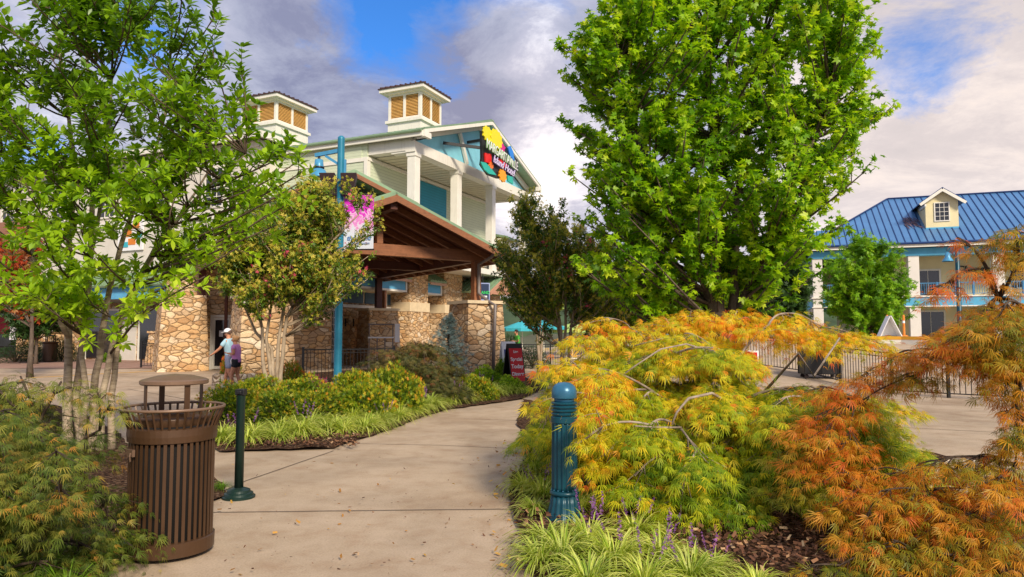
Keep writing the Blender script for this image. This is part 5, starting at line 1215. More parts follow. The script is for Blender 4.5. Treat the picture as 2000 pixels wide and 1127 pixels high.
# --- mulch chips and fallen leaves
def litter(name, n, area, sz, m, z=.075):
    P = []
    while len(P) < n:
        u, v = ru(area[0], area[1]), ru(area[2], area[3]); p = G(u, v); P.append((p.x, p.y, z+ru(-.01, .03)))
    V, Q, T2 = leafcloud(P, rn(n, 3)*np.array([1, 1, .35]), np.array([0, 0, 1.])+.5*rn(n, 3), sz*ru(.4, 1.2, n), (np.array([(-.25, 0, 0), (.25, 0, 0), (.2, 1, .05), (-.2, 1, .0)]), np.array([(0, 1, 2, 3)])), ru(0, 1, n))
    return tag(npmesh(name, V, Q, m, None, T2), kind='stuff')
mch = leafm('mulch chip', [(0, (.03, .014, .008)), (.6, (.11, .05, .028)), (.9, (.24, .13, .07)), (1, (.42, .32, .2))], .9, 0.0)
litter('mulch_chips', 5200, (1015, 1900, 940, 1127), .045, mch)
litter('mulch_chips', 1200, (430, 700, 850, 880), .05, mch, .06)
fl_ = leafm('fallen leaf', [(0, (.20, .10, .03)), (.5, (.50, .24, .05)), (1, (.60, .42, .10))], .8, .1)
litter('fallen_leaves', 130, (960, 1060, 860, 1127), .05, fl_, .012)
litter('fallen_leaves', 60, (420, 1000, 870, 1127), .035, fl_, .012)
litter('fallen_bits', 260, (985, 1060, 880, 1127), .02, mch, .006)
litter('fallen_bits', 120, (400, 1000, 880, 1127), .022, mch, .006)
# ============================================================ STREET FURNITURE AND SMALL THINGS
# --- litter bin
tb = G(331, 1080); tb.z = 0
TB = thing('litter_bin', 'brown slatted metal litter bin with flared rim and raised lid on the path edge', 'litter bin', (tb.x, tb.y, 0), R(12))
MB().lathe([(.305, .03), (.315, .035), (.318, .12), (.308, .125)], 48).build('base_band', M['bronze'], TB, smooth=False)
MB().lathe([(.20, 0), (.20, .03)], 24).build('foot', M['black'], TB)
MB().lathe([(.27, .06), (.275, .86), (.262, .86), (.26, .08)], 40).build('liner', flat('black liner', (.006, .005, .005), .95), TB, smooth=True)
n = 42
for i in range(n):
    a = 2*PI*i/n; c, s_ = math.cos(a), math.sin(a)
    MB().bar((.300*c, .300*s_, .12), (.300*c, .300*s_, .77), .006, .0235, (-s_, c, 0)).build('slat', M['bronze'], TB)
MB().lathe([(.300, .755), (.316, .76), (.320, .80), (.318, .845), (.303, .85)], 48).build('top_band', M['bronze'], TB)
for i in range(40):
    a = 2*PI*i/40; c, s_ = math.cos(a), math.sin(a)
    MB().tube([(.308*c, .308*s_, .84), (.322*c, .322*s_, .88), (.345*c, .345*s_, .925), (.362*c, .362*s_, .965)], .009, 4).build('flared_slat', M['bronze'], TB)
MB().tube([(.366*math.cos(2*PI*i/48), .366*math.sin(2*PI*i/48), .972) for i in range(49)], .010, 8, cap=False).build('rim', M['bronze_lid'], TB, smooth=True)
MB().lathe([(.262, .82), (.272, .90), (.268, .92), (.20, .9), (.19, .84)], 40).build('inner_ring', M['bronze'], TB, smooth=True)
for a in (R(38), R(128), R(218), R(308)):
    c, s_ = math.cos(a), math.sin(a); MB().bar((.215*c, .215*s_, .84), (.215*c, .215*s_, 1.13), .008, .042, (-s_, c, 0)).build('lid_leg', M['bronze'], TB)
MB().lathe([(.238, 1.125), (.246, 1.132), (.246, 1.152), (.23, 1.160), (.12, 1.185), (.001, 1.195)], 48).build('lid', M['bronze_lid'], TB, smooth=False)
for i in range(2): pass
la = R(236-12); c, s_ = math.cos(la), math.sin(la)
lt = MB().bar((.322*c-.04*-s_, .322*s_-.04*c, .70), (.322*c+.04*-s_, .322*s_+.04*c, .70), .02, .045, (0, 0, 1)).tube([(.335*c-.02*s_, .335*s_+.02*c, .70), (.345*c-.03*s_, .345*s_+.03*c, .68), (.34*c-.03*s_, .34*s_+.03*c, .65)], .007, 6)
lt.build('latch', M['bronze_lid'], TB)
TB.scale = (.89, .89, 1.02)
# --- thin dark green post
gb = G(466, 972); GB = thing('post', 'thin dark green post with stepped round base near the litter bin', 'post', (gb.x, gb.y, 0))
MB().lathe([(.145, 0), (.145, .018), (.130, .024), (.125, .045), (.105, .052), (.100, .072), (.07, .085), (.042, .095)], 36).build('base', M['bgreen'], GB, smooth=False)
MB().lathe([(.040, .08), (.038, .95), (.040, .955)], 20).build('shaft', M['bgreen'], GB, smooth=True)
MB().box(-.042, .042, -.042, .042, .93, .985).box(-.02, .02, -.055, -.042, .94, .97).build('cap', M['black'], GB, bevel=.006)
# --- fluted blue bollard
bb_ = G(1103, 1022); BB = thing('bollard', 'fluted teal bollard light with domed pale blue cap beside the path', 'bollard', (bb_.x, bb_.y, 0)); BB.scale = (1, 1, .97)
MB().lathe([(.165, 0), (.163, .03), (.150, .06), (.132, .11), (.118, .17), (.108, .235)], 96, flute=16, fl=.010).build('base', M['teal'], BB, smooth=True)
MB().lathe([(.108, .232), (.116, .240), (.118, .252), (.112, .266), (.104, .270)], 40).build('collar', M['teal'], BB, smooth=True)
MB().lathe([(.104, .266), (.104, .30), (.1035, .5), (.100, .80), (.100, .815)], 128, flute=16, fl=.012).build('shaft', M['teal'], BB, smooth=True)
rg = MB().lathe([(.098, .81), (.106, .818), (.106, .862), (.098, .868)], 40)
z = .868
for i in range(4): rg.lathe([(.088, z), (.088, z+.010), (.103, z+.012), (.105, z+.022), (.098, z+.028), (.088, z+.029)], 40); z += .029
rg.build('louvre_rings', M['teal'], BB)
MB().lathe([(.080, .984), (.080, 1.016)], 32).build('lens', M['cap'], BB, smooth=True)
MB().lathe([(.098, 1.012), (.101, 1.018), (.101, 1.05), (.099, 1.075), (.090, 1.102), (.070, 1.125), (.04, 1.139), (.001, 1.143)], 40).build('cap', M['cap'], BB, smooth=True)
for i in range(16):
    a = 2*PI*(i+.5)/16; MB().ball((.1045*math.cos(a), .1045*math.sin(a), .277), .006, 6, 4).build('rivet', M['cap'], BB)
# --- lamp post with banner
lb = D(659, 760, 17.0)
LPo = thing('street_lamp', 'tall blue lamp post with bell shade, two speakers and a banner', 'street lamp', (lb.x, 17.0, 0), 0)
MB().lathe([(.16, 0), (.15, .25), (.11, .32), (.098, .4), (.092, 3), (.085, 6.25), (.085, 6.30), (.04, 6.34)], 24).build('pole', M['teal_lamp'], LPo, smooth=True)
arm = MB().bar((0, 0, 5.98), (-.70, .25, 5.92), .07, .09).bar((0, 0, 5.60), (-.42, .15, 5.88), .05, .06)
arm.box(.08, .13, -.03, .03, 5.3, 5.75); arm.build('arm', M['teal_shade'], LPo)
MB().lathe([(.03, .32), (.10, .30), (.115, .12), (.115, .06), (.16, .04), (.22, -.10), (.25, -.16), (.24, -.165), (.15, .0), (.001, .02)], 28, c=(-.60, .22, 5.50)).build('lamp_shade', M['teal_shade'], LPo, smooth=True)
MB().tube([(-.60, .22, 5.78), (-.60, .22, 5.93)], .035, 8).lathe([(.13, .08), (.135, .10), (.13, .12)], 24, c=(-.60, .22, 5.50)).build('neck', M['black'], LPo)
MB().ball((-.60, .22, 5.42), .11, 12, 8).build('bulb', M['cream'], LPo, smooth=True)
for sg in (-1, 1):
    a = .6
    V = []
    x = sg*.26; y = -.16
    sp_ = MB().add([(x-.20, y-.16, 5.36), (x+.20, y-.16, 5.36), (x+.17, y+.12, 5.30), (x-.17, y+.12, 5.30), (x-.13+sg*-.06, y-.04, 4.82), (x+.13+sg*-.06, y-.04, 4.82), (x+.12+sg*-.06, y+.10, 4.82), (x-.12+sg*-.06, y+.10, 4.82)],
                   [(0, 1, 2, 3), (4, 7, 6, 5), (0, 4, 5, 1), (1, 5, 6, 2), (2, 6, 7, 3), (3, 7, 4, 0)])
    o = sp_.build('speaker', flat('dark brown speaker', (.035, .018, .022)), LPo, bevel=.02)
bn = MB().bar((.08, -.02, 4.88), (.86, -.10, 4.88), .03, .03).bar((.08, -.02, 3.52), (.86, -.10, 3.52), .03, .03).build('banner_rod', M['black'], LPo)
def vflat(nm, x0, x1, z0, z1, m, dy=0, th=.006): return MB().add([(x0, -.02-.1*(x0-.08)+dy, z0), (x1, -.02-.1*(x1-.08)+dy, z0), (x1, -.02-.1*(x1-.08)+dy, z1), (x0, -.02-.1*(x0-.08)+dy, z1), (x0, -.02-.1*(x0-.08)+dy+th, z0), (x1, -.02-.1*(x1-.08)+dy+th, z0), (x1, -.02-.1*(x1-.08)+dy+th, z1), (x0, -.02-.1*(x0-.08)+dy+th, z1)],
    [(0, 1, 2, 3), (7, 6, 5, 4), (0, 4, 5, 1), (1, 5, 6, 2), (2, 6, 7, 3), (3, 7, 4, 0)])
bm_, nt, b_ = mat('banner print', .6)
oc = nn(nt, 'ShaderNodeTexCoord').outputs['Object']; zc = nn(nt, 'ShaderNodeSeparateXYZ', ins={0: oc}).outputs[2]
nzz = noise(nt, oc, 5, 4, .6, 1.2); hgrad = nn(nt, 'ShaderNodeMapRange', ins={0: zc, 1: 3.6, 2: 4.8, 3: 0, 4: 1}).outputs[0]
nt.links.new(ramp(nt, mth(nt, 'ADD', hgrad, mth(nt, 'MULTIPLY', mth(nt, 'SUBTRACT', nzz, .5), 1.1)), [(.30, (.62, .66, .75)), (.42, (.72, .50, .68)), (.55, (.68, .10, .52)), (.66, (.75, .55, .72)), (.76, (.62, .02, .50)), (.9, (.60, .01, .48))]), b_.inputs['Base Color'])
ban = vflat('b', .10, .84, 3.54, 4.86, None).build('banner', bm_, LPo)
text('lettering', 'the island', .155, flat('blue banner lettering', (.10, .22, .50)), LPo, frame((.48, -.075, 3.80), (1, -.1, 0), (0, 0, 1)), .003, bold=.004, shear=.2)
MB().add([(.25, -.058, 3.66), (.75, -.108, 3.66), (.75, -.108, 3.69), (.25, -.058, 3.69), (.25, -.05, 3.66), (.75, -.10, 3.66), (.75, -.10, 3.69), (.25, -.05, 3.69)], [(0, 1, 2, 3), (7, 6, 5, 4), (0, 4, 5, 1), (1, 5, 6, 2), (2, 6, 7, 3), (3, 7, 4, 0)]).build('stripe', M['gravelpaint'], LPo)
# --- lamp post in front of the blue-roof building
def lamp2(name, label, u, vtop, dd, shade=True):
    p = D(u, 690, dd); z0 = hgt(p.x, dd); top = D(u, vtop, dd).z
    L = thing(name, label, 'street lamp', (p.x, dd, z0)); h = top-z0
    MB().lathe([(.16, 0), (.14, .5), (.10, .6), (.085, h), (.03, h+.05)], 16).build('pole', M['teal'], L, smooth=True)
    MB().bar((0, 0, h-.15), (-.45, 0, h-.15), .06, .08).bar((0, 0, h-.5), (-.3, 0, h-.2), .04, .05).build('arm', M['teal'], L)
    MB().lathe([(.03, .25), (.10, .22), (.11, .05), (.22, -.12), (.24, -.16), (.15, -.02), (.001, 0)], 16, c=(-.42, 0, h-.5)).build('lamp_shade', M['teal_shade'], L, smooth=True)
    return L
lamp2('street_lamp', 'teal lamp post rising before the yellow balcony of the blue-roof building', 1877, 482, 31)
lamp2('street_lamp', 'teal lamp post half hidden under the tall maple', 1299, 500, 30)
# --- sandwich boards
def aboard(label, p, rz, w, h, front, side, hs=.28):
    A = thing('sandwich_board', label, 'sign', p, rz)
    MB().add([(-w/2, -hs, 0), (w/2, -hs, 0), (w/2, -.03, h), (-w/2, -.03, h), (-w/2, -hs+.03, 0), (w/2, -hs+.03, 0), (w/2, 0, h), (-w/2, 0, h)], [(0, 1, 2, 3), (7, 6, 5, 4), (0, 4, 5, 1), (1, 5, 6, 2), (2, 6, 7, 3), (3, 7, 4, 0)]).build('front_board', side, A)
    MB().add([(-w/2, hs, 0), (w/2, hs, 0), (w/2, .03, h), (-w/2, .03, h), (-w/2, hs-.03, 0), (w/2, hs-.03, 0), (w/2, 0.004, h), (-w/2, 0.004, h)], [(0, 1, 2, 3), (7, 6, 5, 4), (0, 4, 5, 1), (1, 5, 6, 2), (2, 6, 7, 3), (3, 7, 4, 0)]).build('back_board', side, A)
    MB().extr([(w/2-.03, -hs+.03, .02), (w/2-.03, hs-.03, .02), (w/2-.03, 0, h-.05)], (.02, 0, 0)).build('side_panel', side, A)
    up = Vector((0, (hs-.03), h)).normalized(); o_ = Vector((0, -hs, 0)); nrm = Vector((0, -h, (hs-.03))).normalized()
    def fq(nm, x0, x1, t0, t1, m, lift):
        a = o_+up*t0+nrm*lift; b = o_+up*t1+nrm*lift; e = nrm*.004
        return MB().add([(x0, a.y, a.z), (x1, a.y, a.z), (x1, b.y, b.z), (x0, b.y, b.z), (x0, a.y+e.y, a.z+e.z), (x1, a.y+e.y, a.z+e.z), (x1, b.y+e.y, b.z+e.z), (x0, b.y+e.y, b.z+e.z)], [(3, 2, 1, 0), (4, 5, 6, 7), (0, 1, 5, 4), (1, 2, 6, 5), (2, 3, 7, 6), (3, 0, 4, 7)]).build(nm, m, A)
    fq('poster', -w/2+.03, w/2-.03, .05, h-.12, front, .001)
    return A, fq, up, nrm, o_
pk_ = D(1004, 730, 21.5); pk_.z = 0
A1, fq, up, nrm, o_ = aboard('red sandwich board with white lettering on a black frame beside the lime bush', (pk_.x, pk_.y, 0), R(32), .52, 1.18, M['red'], M['black'])
for body, t_, sz in (('Live', .95, .10), ('Special', .72, .15), ('Today', .50, .17), ('Dinner', .27, .15)):
    p = o_+up*t_+nrm*.008; text('lettering', body, sz, M['signwhite'], A1, frame(p, (1, 0, 0), up), .002, bold=.004)
pk_ = D(992, 716, 23.4); pk_.z = 0
A2, fq, up, nrm, o_ = aboard('white sandwich board with a navy badge panel standing behind the red board', (pk_.x, pk_.y, 0), R(24), .5, 1.22, M['signwhite'], M['signwhite'])
fq('navy_panel', -.18, .2, .52, .98, M['signblue'], .006)
pp = o_+up*.75+nrm*.014
t_ = bpy.data.objects.new('tmp', None)
rgm = MB().tube([(math.cos(a)*.10, 0, math.sin(a)*.13) for a in [2*PI*i/24 for i in range(25)]], .022, 6, cap=False).build('ring', M['signwhite'], A2); rgm.location = (0, pp.y, pp.z)
bpy.data.objects.remove(t_)
p3 = D(1745, 668, 29); z3 = hgt(p3.x, 29)+.28
A3, fq, up, nrm, o_ = aboard('white and turquoise sandwich board standing on the yellow-edged step', (p3.x, 29.3, z3), R(78), .55, .85, M['signwhite'], M['signwhite'], .42)
fq('turquoise_panel', -.2, .2, .1, .65, M['umb'], .006)
for k, (u, lab) in enumerate(((1734, 'orange barrier post left of the white sandwich board on the step'), (1766, 'orange barrier post right of the white sandwich board on the step'))):
    q = D(u, 660, 29.6); P_ = thing('barrier_post', lab, 'post', (q.x, 29.6, z3))
    MB().lathe([(.16, 0), (.14, .03), (.05, .05), (.045, .85), (.03, .9)], 12).build('shaft', M['orange'], P_); MB().lathe([(.050, .55), (.050, .65)], 12).build('stripe', M['signwhite'], P_)
# yellow-edged step
ST = MB(); pts = [(1600, 31), (1700, 29.2), (1760, 28.6), (1810, 27.8), (1850, 26.6)]; P_ = [D(u, 660, d) for u, d in pts]
o = thing('step', 'low curved white step with a yellow painted edge on the right plaza', 'step', (P_[2].x, P_[2].y, 0))
A_ = MB(); B_ = MB()
for a, b in zip(P_, P_[1:]):
    a = a-P_[2]; b = b-P_[2]; za = hgt(P_[2].x+a.x, P_[2].y+a.y)-.25; zt = 1.36
    A_.add([(a.x, a.y, za), (b.x, b.y, za), (b.x, b.y, zt), (a.x, a.y, zt), (a.x+.3, a.y+2.6, zt), (b.x+.3, b.y+2.6, zt)], [(0, 1, 2, 3), (3, 2, 5, 4)])
    B_.add([(a.x, a.y-.012, zt-.13), (b.x, b.y-.012, zt-.13), (b.x, b.y-.012, zt+.006), (a.x, a.y-.012, zt+.006), (a.x+.03, a.y+.22, zt+.006), (b.x+.03, b.y+.22, zt+.006)], [(0, 1, 2, 3), (3, 2, 5, 4)])
A_.build('riser', M['white'], o); B_.build('painted_edge', flat('yellow edge paint', (.72, .36, .03)), o)
# --- black railings
def fence(name, label, pts, h, gap=.11, post=2.0, zf=None, group=None):
    p0 = pts[0]; root = thing(name, label, 'fence', (p0[0], p0[1], 0), 0, group); P = MB(); posts = []
    zf = zf or (lambda x, y: hgt(x, y))
    for a, b in zip(pts, pts[1:]):
        a = Vector((a[0], a[1], 0)); b = Vector((b[0], b[1], 0)); L = (b-a).length; n = max(1, round(L/post))
        for i in range(n):
            s_ = a.lerp(b, i/n); e = a.lerp(b, (i+1)/n); zs, ze = zf(s_.x, s_.y), zf(e.x, e.y); o_ = Vector((p0[0], p0[1], 0))
            S_, E__ = s_-o_, e-o_
            for zz, th in ((h, .035), (h-.10, .02), (.10, .025)): P.bar(S_+Vector((0, 0, zs+zz)), E__+Vector((0, 0, ze+zz)), .03, th)
            k = max(2, int((e-s_).length/gap))
            for j in range(1, k): t = j/k; q = S_.lerp(E__, t); z_ = zs+(ze-zs)*t; P.bar(q+Vector((0, 0, z_+.10)), q+Vector((0, 0, z_+h)), .014, .014)
            posts.append((S_, zs))
    posts.append((Vector((pts[-1][0]-p0[0], pts[-1][1]-p0[1], 0)), zf(pts[-1][0], pts[-1][1])))
    P.build('panel', M['black'], root)
    for q, z_ in posts: MB().box(q.x-.03, q.x+.03, q.y-.03, q.y+.03, z_, z_+h+.06).box(q.x-.038, q.x+.038, q.y-.038, q.y+.038, z_+h+.06, z_+h+.085).build('post', M['black'], root)
    return root
def xy(u, v, d): p = D(u, v, d); return (p.x, p.y)
fence('railing', 'black metal railing round the patio in front of the white french doors', [xy(592, 700, 21.0), xy(770, 700, 22.6)], 1.0)
fence('railing', 'black metal railing beyond the sandwich boards below the umbrellas', [xy(955, 700, 30), xy(1075, 700, 31), xy(1200, 700, 30)], 1.0)
fence('railing', 'black metal railing beside the stone pier on the left plaza', [xy(276, 700, 30.5), xy(335, 700, 31.2)], 1.05)
fence('railing', 'long black picket railing crossing the right plaza', [xy(1440, 700, 23.5), xy(1560, 700, 21.5), xy(1740, 700, 17.4), xy(1850, 700, 16.4), xy(2080, 700, 15)], 1.0)
# black service cart by the railing
cp = D(1600, 700, 20.6); CT = thing('service_cart', 'black service cart with open frame top beside the right plaza railing', 'cart', (cp.x, cp.y, hgt(cp.x, cp.y)), R(-8))
MB().box(-.5, .5, -.3, .3, .12, .86).build('body', M['black'], CT, bevel=.02)
MB().bar((-.5, -.28, .84), (-.5, -.28, 1.2), .04, .04).bar((.05, -.28, .84), (.05, -.28, 1.2), .04, .04).bar((-.52, -.28, 1.2), (.07, -.28, 1.2), .04, .04).build('frame', M['black'], CT)
for x in (-.42, .42):
    for y in (-.22, .22): MB().lathe([(.06, -.02), (.06, .02)], 14, c=(0, 0, 0)).build('wheel', M['dark'], CT); w_ = CT.children[-1]; w_.rotation_euler = (PI/2, 0, 0); w_.location = (x, y, .06)
cp = D(1468, 715, 20.5); SN = thing('notice_board', 'small red and white notice on a thin post behind the golden maple', 'sign', (cp.x, cp.y, hgt(cp.x, cp.y)), R(-10))
MB().box(-.2, .2, -.02, .02, .45, .85).build('board', M['signwhite'], SN); MB().box(-.16, .16, -.026, -.021, .50, .80).build('panel', M['red'], SN); MB().box(-.02, .02, .021, .05, 0, .7).build('post', M['black'], SN)
# --- far standing bin
cp = D(97, 706, 36.5); FB = thing('litter_bin', 'dark round litter bin standing by the shop pier at the far left', 'litter bin', (cp.x, cp.y, 0))
MB().lathe([(.30, .02), (.33, .05), (.33, .95), (.38, 1.0), (.38, 1.05), (.33, 1.06)], 24).build('body', M['bronze'], FB); MB().lathe([(.3, 1.32), (.32, 1.34), (.2, 1.4), (.001, 1.42)], 24).build('lid', M['bronze'], FB)
for a in (0, 1, 2, 3): MB().box(-.02+.25*math.cos(a*PI/2), .02+.25*math.cos(a*PI/2), -.02+.25*math.sin(a*PI/2), .02+.25*math.sin(a*PI/2), 1.05, 1.34).build('lid_leg', M['bronze'], FB)
# --- umbrellas
def umbrella(label, u, vtop, dd, r, m, group=None):
    q = D(u, vtop, dd); z0 = hgt(q.x, dd)
    U = thing('patio_umbrella', label, 'umbrella', (q.x, dd, z0), ru(0, 1), group); H = q.z-z0
    mbu = MB(); n = 8
    top = (0, 0, H); e = [(r*math.cos(2*PI*i/n), r*math.sin(2*PI*i/n), H-.42) for i in range(n)]; e2 = [(x*.99, y*.99, z-.16) for x, y, z in e]
    mbu.add([top]+e+e2, [(0, 1+i, 1+(i+1) % n) for i in range(n)]+[(1+i, 1+n+i, 1+n+(i+1) % n, 1+(i+1) % n) for i in range(n)])
    mbu.build('canopy', m, U); MB().lathe([(.25, 0), (.25, .05), (.03, .07), (.025, H+.06)], 10).build('pole', M['white'], U)
    rb_ = MB()
    for i in range(n): rb_.tube([(0, 0, H-.04), tuple(Vector(e[i])*.98+Vector((0, 0, -.01)))], .012, 4)
    rb_.build('ribs', M['white'], U)
umbrella('turquoise patio umbrella over the person in green', 1020, 626, 38, 1.15, M['umb'])
umbrella('turquoise patio umbrella behind the dark slim crape myrtle', 1062, 624, 40, 1.25, M['umb'])
umbrella('lime patio umbrella right of the turquoise pair', 1118, 630, 41, 1.2, M['umb_green'])
q = D(1306, 700, 26); BX = thing('barrel_bin', 'bright turquoise bin by the lamp post under the tall maple', 'bin', (q.x, 26, hgt(q.x, 26)))
MB().lathe([(.2, 0), (.21, .6), (.19, .66), (.21, .68), (.12, .8), (.001, .83)], 20).build('body', M['umb'], BX); BX.scale = (1, 1, 1.35)
# low stone planter rim under the flower clump, and rock edging by the right bed
q = D(571, 750, 18.3); RM = thing('stone_planter', 'low round fieldstone planter under the orange flowers', 'planter', (q.x, 18.3, 0))
MB().lathe([(.75, 0), (.75, .30), (.70, .34), (.60, .34), (.55, .24), (.001, .24)], 28).build('rim', M['rock'], RM); RM.scale = (1.2, .8, .9)
q = D(452, 750, 20.3); RM = thing('stone_planter', 'low fieldstone planter beside the two walkers', 'planter', (q.x, 20.5, 0))
MB().lathe([(.6, 0), (.6, .30), (.55, .34), (.48, .34), (.45, .24), (.001, .24)], 28).build('rim', M['rock'], RM)
def rockmesh(sx, sy, sz):
    bm = bmesh.new(); bmesh.ops.create_icosphere(bm, subdivisions=3, radius=1)
    ph = [ru(0, 6) for _ in range(6)]
    for v in bm.verts:
        c = v.co; f = 1+.14*math.sin(2.3*c.x+ph[0])*math.cos(2.9*c.y+ph[1])+.10*math.sin(4.1*c.z+ph[2]+c.x)
        c.x = max(-.78, min(.8, c.x))*f; c.y = max(-.8, min(.75, c.y))*f; c.z = max(-.7, min(.66, c.z))*f; v.co = (c.x*sx, c.y*sy, c.z*sz)
    me = bpy.data.meshes.new('rock'); bm.to_mesh(me); bm.free(); me.materials.append(M['rock']); return me
rk = [(1600, 905, .16), (1655, 915, .2), (1715, 925, .22), (1775, 935, .2), (1835, 945, .24), (1895, 950, .26), (1960, 955, .22), (2020, 965, .26), (1930, 990, .18), (1860, 985, .16), (1540, 900, .14)]
for i, (u, v, s_) in enumerate(rk):
    p = G(u, v); o = bpy.data.objects.new('rock', rockmesh(s_*1.25, s_*.8, s_*.75)); COL.objects.link(o); o.location = (p.x, p.y, s_*.42); o.rotation_euler = (0, 0, ru(-.4, .4))
    tag(o, 'pale weathered edging rock half hidden under the rust-coloured laceleaf maple', 'rock', 'edging rocks along the right bed')
# seats and table beside the patio railing
q = D(745, 700, 30); RK = thing('exercise_rack', 'pale metal display rack against the stone wall behind the lamp post', 'rack', (q.x, 30, 0), R(30))
for x in (-.55, -.2, .15, .5): MB().box(x-.02, x+.02, -.02, .02, 0, 1.9 if x in (-.55, .5) else 1.3).build('upright', M['pipe'], RK)
MB().box(-.6, .55, -.025, .025, 1.28, 1.34).build('rail', M['signwhite'], RK); MB().box(-.6, .55, -.026, .026, 1.84, 1.9).build('rail', M['pipe'], RK); MB().box(.58, .80, -.03, .0, 1.1, 1.9).build('poster', M['signwhite'], RK)
# ============================================================ PEOPLE
skinm = paint('skin', (.58, .26, .15), .55, .06, 6, bumpy=0)
def skinned(name, chains, m, parent, sub=2):
    """chains: list of (points, radii); a chain whose first point equals an earlier point is joined to it"""
    V, E, Rr = [], [], []
    def idx(p, r):
        for i, q in enumerate(V):
            if (Vector(q)-Vector(p)).length < 1e-5: return i
        V.append(tuple(p)); Rr.append(r); return len(V)-1
    for pts, rad in chains:
        ids = [idx(p, r) for p, r in zip(pts, rad)]
        for a, b in zip(ids, ids[1:]): E.append((a, b))
    me = bpy.data.meshes.new(name); me.from_pydata(V, E, []); o = bpy.data.objects.new(name+'_tmp', me); COL.objects.link(o)
    o.modifiers.new('s', 'SKIN'); sub_ = o.modifiers.new('u', 'SUBSURF'); sub_.levels = sub; sub_.render_levels = sub
    if not me.skin_vertices: me.attributes
    for i, r in enumerate(Rr):
        sv = me.skin_vertices[0].data[i]; rr = r if hasattr(r, '__len__') else (r, r); sv.radius = rr; sv.use_root = (i == 0)
    dg = bpy.context.evaluated_depsgraph_get(); nm = bpy.data.meshes.new_from_object(o.evaluated_get(dg)); bpy.data.objects.remove(o)
    nm.name = name; nm.materials.clear(); nm.materials.append(m); nm.polygons.foreach_set('use_smooth', [True]*len(nm.polygons))
    r = bpy.data.objects.new(name, nm); COL.objects.link(r); r.parent = parent; return r
